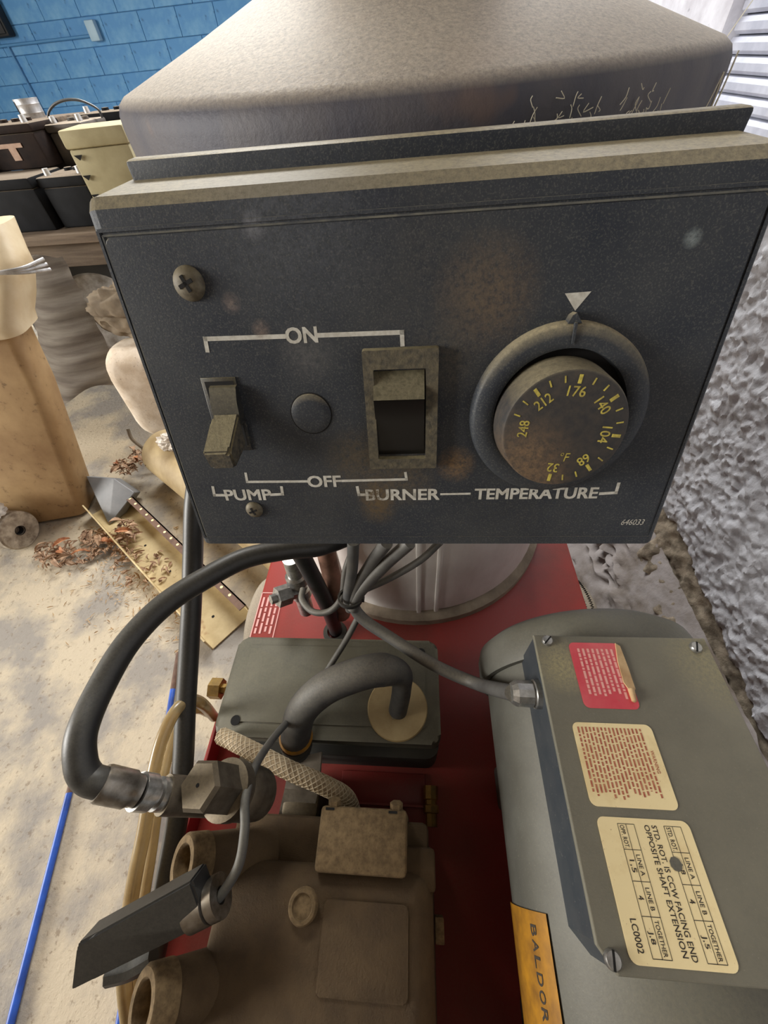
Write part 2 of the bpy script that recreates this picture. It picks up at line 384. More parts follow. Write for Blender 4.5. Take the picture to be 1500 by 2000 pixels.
one('wall_core', 'stucco', lambda bm: box(bm, (XW + .03, -.75, 0), (XW + .25, .8, 2.3)), wr)
struct(one('ceiling', 'wood', lambda bm: box(bm, (-9, -2.6, 3.1), (1.2, YW + .2, 3.2))))['label'] = 'unseen dark boarded ceiling added to keep light out'  # out of view, added so light enters only at the openings
struct(one('wall_front_blocker', 'wood', lambda bm: box(bm, (-3.2, -2.6, 0), (1.2, -2.5, 3.1))))['label'] = 'unseen dark boarded wall added to block light from behind'  # out of view, added to darken the light from behind the camera
# slatted metal shutter and the pale pier past it
dr = thing('door_1', (XW + .018, .95, 0), 'x', 'x'); del dr['category']; dr['label'] = 'pale metal shutter of horizontal slats'; dr['kind'] = 'structure'
one('door_backing', 'slat_gap', lambda bm: box(bm, (XW + .022, .8, 0), (XW + .06, 1.113, 2.3)), dr)
bms = bmesh.new()
prism(bms, [(0, -.0095), (-.006, -.0105), (-.012, -.006), (-.0125, .003), (-.009, .009), (0, .0105)], .312, frame((0, 0, 0), (1, 0, 0), (0, -1, 0)))
bmesh.ops.recalc_face_normals(bms, faces=bms.faces); slm = bpy.data.meshes.new('slat'); bms.to_mesh(slm); bms.free(); slm.materials.append(MATS['slat'])
for k in range(96):
    o = bpy.data.objects.new('slat', slm); COL.objects.link(o); o.parent = dr; o.location = (.004, 1.113 - .95, .02 + .0225 * k)
struct(one('trim_1', 'pier', lambda bm: box(bm, (XW - .01, 1.115, 0), (XW + .25, 2.6, 2.5), .006)))['label'] = 'pale grey pier beside the slatted shutter'
struct(one('wall_right_far', 'pier', lambda bm: box(bm, (XW + .1, 2.6, 0), (XW + .25, YW + .02, 2.6))))['label'] = 'pale grey wall stretch beyond the pier'
# ------------------------------------------------------------------ THE PRESSURE WASHER
pwr = thing('pressure_washer', (0, .2, 0), 'dusty hot water pressure washer with red deck and black control panel', 'pressure washer')
def part(name, m, fn, label=None, smooth=40): return one(name, m, fn, pwr, label, smooth)
ZD = .45
# deck, skirt, wheels
deck = part('deck', 'red_paint', lambda bm: box(bm, (-.252, -.34, .425), (.252, .74, ZD), .006), 'red painted metal deck')
one('side_lip', 'red_paint', lambda bm: box(bm, (-.2535, -.34, .40), (-.249, .11, .475), .0015), deck)
part('base_tank', 'red_dark', lambda bm: box(bm, (-.235, -.33, .17), (.235, .73, .43), .03), 'dark red base under the deck')
dm = frame(onz(500, 1235, ZD + .0006), (0.0, 1, 0), (0, 0, 1))
def dec(bm):
    a = onz(515, 1158, ZD); b = onz(556, 1158, ZD); L = (onz(515, 1158, ZD) - onz(495, 1245, ZD)).length; w = (b - a).length
    o = Vector((a.x - .002, a.y, ZD + .0005)); M = frame(o, (0, -1, 0), (0, 0, 1))
    for p, q in (((0, 0), (L, 0)), ((0, w), (L, w)), ((0, 0), (0, w))): bar2(bm, p, q, .0016, M)
    for k in range(4):
        x = .008; y = w * (k + .7) / 4.6
        while x < L - .01:
            s = random.uniform(.006, .018); bar2(bm, (x, y), (min(x + s, L - .006), y), .0032, M); x += s + .0022
one('printed_decal', 'decal', dec, deck, 'faded white printed notice with small lines', 0)
for sx in (-1, 1):
    M = frame((.275 * sx, .36, .135), (0, 1, 0), (sx, 0, 0))
    w = part('wheel', 'rubber', lambda bm: lathe(bm, [(.055, 0), (.11, .002), (.126, .01), (.134, .022), (.1355, .045), (.134, .068), (.126, .08), (.11, .088), (.055, .09)], M, 48), 'dusty grey rubber tyre')
    one('rim', 'zinc', lambda bm: lathe(bm, [(0, .03), (.05, .03), (.058, .01), (.058, .08), (.05, .06), (0, .06)], M, 32), w)
    def zig(bm):
        for q in (.026, .04, .054, .068):
            pts = []
            for i in range(0, 121):
                a = math.radians(20 + 140 * i / 120); r = .1352 - (0.001 if q in (.026, .068) else 0)
                pts.append(M @ Vector((r * math.cos(a - math.pi / 2 + math.pi / 2), r * math.sin(a), q + (.0028 if i % 2 else -.0028))))
            tube(bm, pts, .0011, 4, smooth=False)
    one('tread_groove', 'hole_dark', zig, w)
for x in (-.15, .15): part('foot', 'red_dark', lambda bm: box(bm, (x - .025, -.25, 0), (x + .025, -.2, .2), .004))
# boiler
BM = frame((-.005, .46, 0), (1, 0, 0), (0, 0, 1))
boil = part('boiler', 'boiler', lambda bm: lathe(bm, [(0, .47), (.203, .47), (.205, .475), (.205, .93), (0, .93)], BM, 72), 'pale grey sheet metal boiler drum')
one('base_ring', 'boiler_ring', lambda bm: lathe(bm, [(.19, .45), (.216, .45), (.216, .463), (.2, .472), (.19, .472)], BM, 64), boil)
def seam(bm):
    for a in (272, 279, 240):
        t = math.radians(a); p = Vector((-.005 + .205 * math.cos(t), .46 + .205 * math.sin(t), .47))
        box(bm, (-.003, -.002, 0), (.003, .003, .46), .001, frame(p, (-math.sin(t), math.cos(t), 0), (0, 0, 1)))
one('seam', 'boiler', seam, boil)
def hood(bm):
    prof = [(0, .93), (.212, .93), (.2145, .94), (.216, .978), (.2155, .984), (.213, .989), (.208, .9925), (.15, 1.0125), (.10, 1.031), (.09, 1.036), (.078, 1.05), (.078, 1.35), (.07, 1.35), (.07, 1.1), (0, 1.1)]
    lathe(bm, prof, BM, 96)
hd = part('hood', 'hood', hood, 'dusty conical metal hood with rusty rim')
for t in (math.radians(172), math.radians(12)):
    one('rib', 'hood', lambda bm: tube(bm, [BM @ Vector((r * math.cos(t), r * math.sin(t), 1.031 - (r - .10) * .362)) for r in (.13, .15, .17, .19)], .0016, 6), hd)
def webs(bm):
    R = lambda a, z: BM @ Vector((.2175 * math.cos(math.radians(a)), .2175 * math.sin(math.radians(a)), z))
    for k in range(60):
        a = random.uniform(283, 307); z = random.uniform(.966, .984)
        tube(bm, [R(a, z), R(a + random.uniform(-.6, .6), z - random.uniform(.001, .003)), R(a + random.uniform(-.8, .8), z - random.uniform(.001, .006))], .0002, 4, 3)
    tube(bm, [R(323, .980), R(324, .968), R(323, .957)], .0006, 5, 4); tube(bm, [R(323, .980), R(320, .966), R(316, .955)], .0003, 4, 4)
    tube(bm, [R(323, .957), R(327, .965), R(330, .975), R(333, .986)], .0005, 5, 4)
    tube(bm, [R(352, .985), R(352, .985) + Vector((.11, .15, .05)), R(352, .985) + Vector((.3, .3, .12))], .0004, 4, 2)
one('cobweb', 'web', webs, hd, 'wispy pale cobweb strands')['kind'] = 'stuff'
# control box ------------------------------------------------------
ax0, ax1, by0, by1 = -.1395, .1245, -.0925, .0685
def ctl(bm):
    prof = [(.1335, .8125), (.1858, .9672), (.19, .9705), (.224, .9705), (.232, .966), (.232, .81), (.226, .806), (.14, .806)]
    prism(bm, [(-y, z) for y, z in prof][::-1], .2645, frame((P0.x + ax1 + .0005, 0, 0), (0, -1, 0), (-1, 0, 0)))
    es = [e for e in bm.edges if abs((e.verts[0].co - e.verts[1].co).x) < 1e-6]
    bmesh.ops.bevel(bm, geom=es, offset=.0055, segments=4, affect='EDGES', profile=.5)
cb = part('control_box', 'panel', ctl, 'dusty black plastic control box', 0)
one('rear_flange', 'panel', lambda bm: box(bm, (P0.x + ax0 + .0065, .2195, .962), (P0.x + ax1 - .002, .229, .9772), .0016), cb)
fp = one('faceplate', 'panel', lambda bm: prism(bm, rrect(ax0 + .0055, by0 + .0055, ax1 - .0055, by1 - .008, .0022), .0010, PM, .0006), cb, None, 0)
def frm(bm):
    for i, (q, w) in enumerate(((.0035, .0006),)):
        x0, x1, y0, y1 = ax0 + q, ax1 - q, by0 + q, by1 - q - .002
        for a, b in (((x0, y0), (x1, y0)), ((x1, y0), (x1, y1)), ((x1, y1), (x0, y1)), ((x0, y1), (x0, y0))):
            d = Vector((b[0] - a[0], b[1] - a[1])); n = Vector((-d.y, d.x)).normalized() * w
            prism(bm, [(a[0] - n.x, a[1] - n.y), (b[0] - n.x, b[1] - n.y), (b[0] + n.x, b[1] + n.y), (a[0] + n.x, a[1] + n.y)], .0007, PM)
one('border_ridge', 'panel', frm, cb)
mat('groove_dust', (116, 114, 102), (72, 74, 76), 90, 0.9)
def grv(bm):
    x0, x1, y0, y1 = ax0 + .0050, ax1 - .0050, by0 + .0050, by1 - .0072
    for a, b in (((x0, y0), (x1, y0)), ((x1, y1), (x0, y1)), ((x0, y1), (x0, y0))): bar2(bm, a, b, .0007, PM, .00055)
    for a, b in (((x0, y1 + .0022), (x1, y1 + .0022)),): bar2(bm, a, b, .0005, PM, .00055)
o = one('settled_dust', 'groove_dust', grv, cb, 'dust settled in the border groove', 0); o['kind'] = 'stuff'
H0 = .0010
PM0 = PM @ Matrix.Translation((0, 0, H0))
def ptext(t, x0, y0, x1, y1, **k):
    """writing in the pixel box x0,y0 (left base) .. x1,y1 (right top)"""
    a = pf(x0, y0, H0); b = pf(x1, y1, H0); text_mesh(t, a.x, b.x, a.y, b.y, PM0, k.pop('m', 'print_white'), cb, **k)
ptext('ON', 561, 671, 617, 638, bold=.028)
ptext('OFF', 603, 951, 664, 929, bold=.028)
ptext('PUMP', 443, 977, 527, 956, bold=.028)
ptext('BURNER', 716, 977, 858, 955, bold=.028)
ptext('TEMPERATURE', 927, 975, 1170, 952, bold=.028)
ptext('646033', 1212, 1025, 1260, 1014, shear=.25)
for pts, w in (([(405, 684), (401, 662), (554, 657)], .0019), ([(621, 655), (785, 649), (786, 672)], .0019), ([(480, 925), (483, 941), (601, 940)], .0014), ([(669, 939), (794, 936), (792, 924)], .0014),
               ([(416, 952), (419, 967), (440, 967)], .0016), ([(530, 966), (552, 965), (550, 952)], .0016), ([(698, 952), (701, 966), (713, 966)], .0016), ([(862, 965), (917, 964)], .0012), ([(1173, 964), (1203, 962), (1208, 945)], .0016)):
    def pbar(bm):
        q = [pf(x, y, H0) for x, y in pts]
        for a, b in zip(q, q[1:]):
            d = (b - a).normalized() * w / 2; bar2(bm, a - d, b + d, w, PM0, .00013)
    one('printed_bracket', 'print_white', pbar, cb, None, 0)
def tri(bm): bm.faces.new([bm.verts.new(PM0 @ Vector((*pf(x, y, H0), .00013))) for x, y in ((1103, 573), (1155, 569), (1123, 607))])
one('printed_triangle', 'print_white', tri, cb, 'printed cream triangle above the dial', 0)
# screws
def screw(px, py, r, name='screw'):
    a = pf(px, py, H0); M = PM0 @ Matrix.Translation((a.x, a.y, 0))
    s = one(name, 'screw', lambda bm: lathe(bm, [(r, 0), (r * .98, r * .12), (r * .85, r * .3), (r * .55, r * .45), (r * .25, r * .5), (0, r * .51)], M, 28), cb, 'tarnished cross-head screw')
    def cr(bm):
        R = Matrix.Rotation(math.radians(22), 4, 'Z')
        for k in (0, 1): box(bm, (-r * .48, -r * .11, r * .3), (r * .48, r * .11, r * .53), 0, M @ R @ Matrix.Rotation(k * math.pi / 2, 4, 'Z'))
    o = one('screw_slot', 'hole_dark', cr, cb); return s
screw(370, 554, .0068); screw(497, 995, .0050)
a = pf(608, 808, H0); M = PM0 @ Matrix.Translation((a.x, a.y, 0))
one('blanking_plug', 'panel', lambda bm: lathe(bm, [(.0098, 0), (.0098, .0004), (.0092, .0008), (.006, .0012), (0, .0013)], M, 40), cb, 'round black blanking plug')
one('plug_gap', 'hole_dark', lambda bm: lathe(bm, [(.0098, .0001), (.0103, .0001), (.0103, .0002), (.0098, .0002)], M, 40), cb)
# pump switch with long lever
psw = part('pump_switch', 'panel_black', lambda bm: prism(bm, [tuple(pf(x, y, H0)) for x, y in ((392, 738), (460, 736), (494, 878), (432, 880))][::-1], .0009, PM0, .0003), 'black lever switch')
one('switch_well', 'hole_dark', lambda bm: prism(bm, [tuple(pf(x, y, .002)) for x, y in ((399, 746), (455, 744), (484, 870), (437, 872))][::-1], .00015, PM @ Matrix.Translation((0, 0, .0019))), psw)
def _side(x0):
    """frame whose local x points into the panel, y up its face, z along +x"""
    M = Matrix((-PN, PW, PU)).transposed().to_4x4(); M.translation = P0 + PU * x0; return M
def neck(bm):
    x0 = pf(411, 770, .004).x; x1 = pf(463, 770, .004).x
    t = pf(430, 752, .003).y; b = pf(430, 830, .006).y
    prism(bm, [(-.001, t), (-.004, t - .001), (-.0065, (t + b) / 2 + .002), (-.0075, b), (0, b)], x1 - x0, _side(x0))
one('lever_neck', 'panel_black', neck, psw)
def lever(bm):
    # block standing out of the panel and drooping: top edge near the panel, broad blunt end out front
    A = [pw(413, 808, .007), pw(466, 806, .007), pw(482, 868, .007), pw(437, 872, .007)]
    Bq = [pw(394, 886, .022), pw(449, 884, .022), pw(461, 916, .019), pw(412, 918, .019)]
    hull(bm, A + Bq); bmesh.ops.bevel(bm, geom=bm.edges[:], offset=.0009, segments=2, affect='EDGES')
one('lever', 'dusty_black', lever, psw, 'dusty black lever paddle')
# burner rocker
a = pf(705, 683, .004); b = pf(853, 914, .004)
def bezel(bm):
    o = rrect(a.x, b.y, b.x, a.y, .001, 2); c = pf(729, 722, .004); d = pf(831, 894, .004); i = rrect(c.x, d.y, d.x, c.y, .0006, 2)
    rings = []
    for poly, z in ((o, 0), ([(x * .985 + (a.x + b.x) / 2 * .015, y * .985 + (a.y + b.y) / 2 * .015) for x, y in o], .004), (i, .004), (i, -.004)):
        rings.append([bm.verts.new(PM0 @ Vector((x, y, z))) for x, y in poly])
    n = len(o)
    for A, B_ in zip(rings, rings[1:]):
        for k in range(n): bm.faces.new((A[k], A[(k + 1) % n], B_[(k + 1) % n], B_[k]))
    bm.faces.new(rings[-1])
bsw = part('burner_switch', 'dusty_black', bezel, 'black rocker switch in a dusty bezel')
def rock(bm):
    x0 = pf(730, 780, .004).x; x1 = pf(830, 780, .004).x; t = pf(780, 726, .004).y; m_ = pf(780, 779, .007).y; e = pf(780, 891, .004).y
    prism(bm, [(.006, t), (-.0012, t), (-.0088, m_), (-.0078, m_ - .0012), (-.0035, (m_ + e) / 2), (-.0012, e), (.006, e)][::-1], x1 - x0 - .0006, _side(x0 + .0003))
one('rocker', 'gloss_black', rock, bsw, 'glossy black rocker, top half dusty', 25)
# temperature dial
KC = PM0 @ Matrix.Translation((.0577, -.0172, 0)); KN = PM0 @ Matrix.Translation((.0563, -.0192, 0))
dial = part('temperature_dial', 'panel', lambda bm: lathe(bm, [(.0395, 0), (.039, .004), (.0375, .0055), (.0305, .0062), (.0292, .0055), (.0290, .0), (0, 0)], KC, 72), 'black temperature dial with raised ring')
one('dial_well', 'hole_dark', lambda bm: lathe(bm, [(0, .0003), (.029, .0003)], KC, 48), dial)
def ptr(bm):
    prism(bm, [(-.0028, .0385), (.0028, .0385), (.0, .0425), (-.0015, .0415)], .0052, KC); box(bm, (-.0005, .031, .005), (.0005, .039, .0068), 0, KC)
one('pointer_notch', 'panel', ptr, dial)
kb = one('knob', 'knob_face', lambda bm: lathe(bm, [(0, .001), (.0275, .001), (.0278, .003), (.0262, .0185), (.0256, .0197), (.0248, .02), (0, .02)], KN, 72), dial, 'dusty black knob with yellow scale')
KF = KN @ Matrix.Translation((0, 0, .02))
for i, t in enumerate(('32', '68', '104', '140', '176', '212', '248')):
    ang = math.radians(-97 + 45.3 * i); R = KF @ Matrix.Rotation(ang - math.pi / 2, 4, 'Z')
    w = .0022 * len(t); r0 = .0150 if t != '248' else .0155
    text_mesh(t, -w / 2 - .0003, w / 2 + .0003, r0, r0 + .0042, R, 'print_yellow', dial, 'numeral', bold=.01)
    def tk(bm):
        box(bm, (-.0007, .0202, .0), (.0007, .0238, .00015), 0, R)
        for q in (1, 2):
            if i < 6: box(bm, (-.0003, .0208, 0), (.0003, .0236, .00015), 0, KF @ Matrix.Rotation(ang + math.radians(15.1 * q) - math.pi / 2, 4, 'Z'))
    if t != '248': one('tick_mark', 'print_yellow', tk, dial, None, 0)
q = pf(1103, 893, .021) - Vector((.0563, -.0192)); text_mesh('°F', q.x - .002, q.x + .0022, q.y - .002, q.y + .0022, KF, 'print_yellow', dial, 'numeral', shear=.2)
# float tank -------------------------------------------------------
ft_ = part('float_tank', 'tank_grey', lambda bm: prism(bm, rrect(-.2205, .0755, .0235, .1845, .010), .024, frame((0, 0, .516), (1, 0, 0), (0, 0, 1)), .004), 'grey plastic float tank with flat lid')
one('tub', 'tank_dark', lambda bm: prism(bm, rrect(-.212, .066, .022, .178, .014), .068, frame((0, 0, .450), (1, 0, 0), (0, 0, 1))), ft_)
one('lid_panel', 'tank_grey', lambda bm: prism(bm, rrect(-.203, .090, .008, .1745, .002), .0012, frame((0, 0, .540), (1, 0, 0), (0, 0, 1)), .0004), ft_)
for x, y in ((460, 1407), (822, 1275)):
    p = onz(x, y, .5408); one('bolt_hole', 'hole_dark', lambda bm: lathe(bm, [(0, 0), (.0052, 0), (.0052, .0006), (0, .0006)], frame((p.x, p.y, .5409), (1, 0, 0), (0, 0, 1)), 20), ft_)
p = onz(776, 1382, .543)
one('cap_disc', 'disc_tan', lambda bm: lathe(bm, [(0, 0), (.032, 0), (.0325, .0012), (.0315, .0025), (0, .003)], frame((p.x, p.y, .5405), (1, 0, 0), (0, 0, 1)), 48), ft_, 'round tan float cap disc')
one('clip', 'zinc', lambda bm: box(bm, (-.006, -.004, 0), (.006, .003, .006), .001, frame(onz(776, 1396, .545) , (1, .2, 0), (0, 0, 1))), ft_)
bf = part('brass_elbow', 'brass', lambda bm: lathe(bm, [(0, 0), (.009, 0), (.009, .014), (.006, .015), (.006, .02), (.0125, .02), (.0125, .034), (.006, .036), (0, .036)], frame((-.221, .132, .505), (0, 0, 1), (-1, 0, .05)), 6), 'brass hose fitting beside the float tank', 20)
# elbow hose from the cap to the manifold
eh = part('suction_hose', 'hose_grey', lambda bm: tube(bm, [onz(777, 1388, .548), onz(784, 1350, .58), onz(782, 1318, .605), onz(745, 1308, .622), onz(690, 1320, .625), onz(632, 1346, .615), onz(590, 1388, .59), onz(578, 1435, .555), onz(580, 1462, .528)],
    lambda t: .0098 + .0055 * min(1, max(0, (t - .18) / .18)), 20), 'thick dusty grey elbow hose')
for nm, m_, dz, r in (('hose_clamp', 'tank_dark', .004, .0165), ('yellow_band', 'plate_yellow', -.002, .0170)):
    c = onz(578, 1437, .555); d = (onz(580, 1462, .528) - c).normalized()
    one(nm, m_, lambda bm: lathe(bm, [(r - .003, 0), (r, 0), (r, .010 if dz > 0 else .0022), (r - .003, .010 if dz > 0 else .0022)], axis_frame(c + d * (dz + .004), c + d), 28), eh)
# braided tube
BT = spline([onz(432, 1437, .548), onz(490, 1465, .56), onz(560, 1502, .57), onz(630, 1532, .56), onz(676, 1558, .53), onz(692, 1590, .46)], 10)
bt = part('braided_tube', 'braid', lambda bm: tube(bm, BT, .0078, 16, smooth=False), 'cream braided tube with net pattern')
def brd(bm):
    n = len(BT); T = [(BT[min(i + 1, n - 1)] - BT[max(i - 1, 0)]).normalized() for i in range(n)]; x = T[0].orthogonal(); fr = []
    for i in range(n):
        x = (x - T[i] * x.dot(T[i])).normalized(); fr.append((BT[i], x.copy(), T[i].cross(x)))
    for sgn in (-1, 1):
        for k in range(8):
            pts = []
            for j in range(0, (n - 1) * 3 + 1):
                i = min(j // 3, n - 2); f = j / 3 - i; A, B_ = fr[i], fr[i + 1]
                c = A[0].lerp(B_[0], f); xx = A[1].lerp(B_[1], f); yy = A[2].lerp(B_[2], f)
                an = sgn * j * .19 + k * math.pi / 4; pts.append(c + (xx * math.cos(an) + yy * math.sin(an)) * .0079)
            tube(bm, pts, .0005, 4, smooth=False)
o = one('braid', 'braid_thread', brd, bt); o['kind'] = 'stuff'
# manifold: pipe, unloader with hex cap, valve block, strap
man = part('manifold', 'steel_dull', lambda bm: box(bm, (-.137, .012, .455), (-.1, .05, .52), .004), 'dusty metal pump manifold with fittings')
A_, B_ = at(488, 1548, .315), at(386, 1534, .272)
MA = axis_frame(A_, B_); LA = (B_ - A_).length
one('unloader_body', 'steel_dull', lambda bm: lathe(bm, [(0, -.01), (.0185, -.01), (.0195, .0), (.0195, LA * .28), (.0175, LA * .34), (.0205, LA * .36), (.0205, LA * .52), (.014, LA * .56), (0, LA * .56)], MA, 32), man)
one('hex_cap', 'steel_dull', lambda bm: lathe(bm, [(0, LA * .50), (.0168, LA * .50), (.0175, LA * .54), (.0175, LA * .95), (.0150, LA), (0, LA)], MA, 6), man, 'hexagonal cap with a small centre hole', 20)
one('cap_hole', 'hole_dark', lambda bm: lathe(bm, [(0, LA), (.0014, LA), (.0014, LA + .0002), (0, LA + .0002)], MA, 12), man)
C_, D_ = at(480, 1562, .318), at(320, 1552, .278)
one('outlet_pipe', 'steel_dull', lambda bm: lathe(bm, [(0, 0), (.0125, 0), (.0125, (D_ - C_).length), (0, (D_ - C_).length)], axis_frame(C_, D_), 28), man)
E_ = at(268, 1545, .265)
one('swivel_nut', 'zinc', lambda bm: lathe(bm, [(0, -.002), (.0105, -.002), (.0105, .006), (.0085, .007), (.0085, .010), (.0115, .011), (.0115, (E_ - D_).length), (0, (E_ - D_).length)], axis_frame(D_, E_), 24), man)
def strap(bm):
    q = [onz(566, 1484, .53), onz(628, 1468, .53), onz(622, 1545, .533), onz(607, 1606, .50), onz(541, 1604, .50), onz(556, 1540, .533)]
    vs = [bm.verts.new(p) for p in q]; vb = [bm.verts.new(p - Vector((0, 0, .006))) for p in q]
    for A in ((vs[0], vs[1], vs[2], vs[5]), (vs[5], vs[2], vs[3], vs[4])): bm.faces.new(A)
    for A in ((vb[0], vb[1], vb[2], vb[5]), (vb[5], vb[2], vb[3], vb[4])): bm.faces.new(A[::-1])
    for i in range(6): bm.faces.new((vs[i], vb[i], vb[(i + 1) % 6], vs[(i + 1) % 6]))
one('strap', 'strap_grey', strap, man, 'flat grey metal strap', 20)
bp = onz(540, 1508, .56)
one('bolt', 'steel', lambda bm: lathe(bm, [(0, 0), (.008, 0), (.008, .012), (.005, .013), (.005, .02), (0, .02)], axis_frame(bp - Vector((.028, 0, 0)), bp), 6), man, None, 20)
one('lower_fitting', 'steel_dull', lambda bm: lathe(bm, [(0, 0), (.009, 0), (.009, .03), (.012, .031), (.012, .05), (0, .05)], axis_frame((-.145, .062, .50), (-.23, .062, .51)), 16), man)
# pump ------------------------------------------------------------
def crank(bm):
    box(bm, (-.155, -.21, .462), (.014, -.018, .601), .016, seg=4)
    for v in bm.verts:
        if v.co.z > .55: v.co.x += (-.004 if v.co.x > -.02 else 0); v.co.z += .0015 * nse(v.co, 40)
pump = part('pump', 'pump_dust_shaded', crank, 'tan dust-covered pump crankcase')
one('rear_ledge', 'pump_dust_shaded', lambda bm: box(bm, (-.16, -.03, .46), (.008, .012, .575), .005), pump)
one('housing_block', 'pump_dust_light', lambda bm: box(bm, (-.079, -.022, .52), (-.0095, .0185, .608), .003), pump)
one('flank_block', 'pump_dust_shaded', lambda bm: box(bm, (-.02, -.03, .50), (.0125, -.004, .590), .003), pump)
for x in (-.069, -.018):
    one('bolt', 'pump_dust_light', lambda bm: lathe(bm, [(0, 0), (.0052, 0), (.0052, .006), (0, .007)], frame((x, .0175, .602), (1, 0, 0), (0, .8, .4)), 6), pump, None, 20)
    one('slot', 'hole_dark', lambda bm: box(bm, (x - .006, .0155, .6078), (x + .001, .0172, .6084)), pump)
one('cover_plate', 'pump_dust_shaded', lambda bm: prism(bm, rrect(-.069, -.082, -.008, -.036, .003), .0022, frame((0, 0, .6005), (1, 0, 0), (0, 0, 1)), .0008), pump)
one('oil_cap', 'pump_dust_light', lambda bm: lathe(bm, [(0, 0), (.0105, 0), (.0105, .006), (.0095, .0075), (.0075, .0078), (.0068, .0062), (0, .0062)], frame((-.084, -.0405, .6005), (1, 0, 0), (0, 0, 1)), 24), pump, 'round dusty oil cap')
for y in (-.022, -.0887, -.155):
    a, b = Vector((-.13, y + .008, .566)), Vector((-.1755, y, .622)); L = (b - a).length; M = axis_frame(a, b)
    one('valve_port', 'pump_dust_shaded', lambda bm: lathe(bm, [(0, 0), (.0185, 0), (.0180, L * .75), (.0165, L * .78)], M, 28), pump)
    hx = one('port_nut', 'pump_dust_light', lambda bm: lathe(bm, [(.0165, L * .76), (.0188, L * .78), (.0188, L * .97), (.0170, L), (.0125, L), (.0112, L - .002), (.0112, L - .014), (0, L - .014)], M, 32), pump, 'round dusty port with a deep hole')
one('side_tab', 'pump_dust_light', lambda bm: box(bm, (.012, -.06, .545), (.019, -.045, .56), .001), pump)
# pressure switch (black slab) with steel collar
sa, sb, sc, sd = at(148, 1846, .243), at(372, 1722, .252), at(402, 1806, .252), at(137, 1938, .243)
def slab(bm):
    dn = Vector((.002, .010, -.012)); hull(bm, [sa, sb, sc, sd, sa + dn, sb + dn, sc + dn, sd + dn]); bmesh.ops.bevel(bm, geom=bm.edges[:], offset=.0012, segments=2, affect='EDGES')
psx = part('pressure_switch', 'hose_black', slab, 'flat black rubber switch body on a steel collar', 30)
ca, cbp = at(374, 1777, .262), at(432, 1748, .262); cl = (cbp - ca).length
one('collar', 'steel', lambda bm: lathe(bm, [(0, 0), (.0125, 0), (.0125, cl * .62), (.0105, cl * .64), (.0105, cl * .7), (.0125, cl * .72), (.0125, cl), (.005, cl), (.004, cl - .004), (0, cl - .004)], axis_frame(ca, cbp), 28), psx, 'worn steel collar')
one('under_clip', 'hose_black', lambda bm: tube(bm, [at(210, 1905, .262), at(255, 1893, .264), at(300, 1868, .266)], .006, 8), psx)
# brass union on the deck
part('brass_union', 'brass', lambda bm: [lathe(bm, [(0, 0), (.008, 0), (.008, .012), (.0065, .013), (.0065, .017), (.0085, .018), (.0085, .024), (.0065, .025), (.0065, .036), (0, .036)], axis_frame((.0135, .048, .462), (.0135, .0, .462)), 8)], 'small brass union on the red deck', 20)
part('deck_bracket', 'red_paint', lambda bm: [box(bm, (-.09, .028, .45), (.01, .03, .462), 0), box(bm, (-.09, .028, .45), (.008, .06, .453), .001)])
# motor -------------------------------------------------------------
XM, ZM, RM = .1624, .59, .093
MM = frame((XM, .145, ZM), (1, 0, 0), (0, -1, 0))      # local z towards the viewer (-Y); local y = up
motor = part('motor', 'motor_grey', lambda bm: lathe(bm, [(0, 0), (.085, 0), (RM - .003, .012), (RM - .003, .016), (RM, .018), (RM, .33), (RM - .004, .336), (.088, .36), (.06, .385), (.02, .39), (.02, .44), (0, .44)], MM, 72), 'grey round electric motor')
one('fan_cover', 'motor_grey', lambda bm: lathe(bm, [(.094, .022), (.0985, .022), (.0995, .018), (.0995, .0), (.097, -.009), (.088, -.016), (.05, -.020), (0, -.021)], MM, 64), motor, 'domed fan cover')
for y in (.05, -.12):
    for sx in (-1, 1): one('foot', 'motor_grey', lambda bm: box(bm, (XM + sx * .055 - .02, y - .02, .45), (XM + sx * .055 + .02, y + .02, .53), .004), motor)
CX0, CX1, CY0, CY1, CZ = .0905, .2138, -.0455, .126, .70
poly = [(CX0, CY1), (CX0, CY0 + .010), (CX0 + .0075, CY0), (CX1, CY0), (CX1, CY1)]
one('junction_box', 'motor_side', lambda bm: prism(bm, poly, CZ - .612, frame((0, 0, .61), (1, 0, 0), (0, 0, 1))), motor, 'dark grey chipped box side', 20)
one('box_cover', 'motor_cover', lambda bm: prism(bm, [(x + (.0008 if x > .15 else -.0008), y + (.0008 if y > 0 else -.0008)) for x, y in poly], .0030, frame((0, 0, CZ - .0030), (1, 0, 0), (0, 0, 1)), .0008), motor, 'dusty grey junction box cover', 20)
def bscrew(px, py, r, rot):
    p = onz(px, py, CZ + .002); M = frame((p.x, p.y, CZ - .0005), (1, 0, 0), (0, 0, 1))
    one('screw', 'zinc', lambda bm: lathe(bm, [(0, 0), (r, 0), (r, .0015), (r * .8, .0028), (0, .003)], M, 24), motor)
    one('screw_slot', 'hole_dark', lambda bm: box(bm, (-r * .9, -r * .13, .0022), (r * .9, r * .13, .0031), 0, M @ Matrix.Rotation(rot, 4, 'Z')), motor)
bscrew(1070, 1250, .0042, .8); bscrew(1361, 1263, .0042, 1.2); bscrew(1199, 1876, .0042, 1.4)
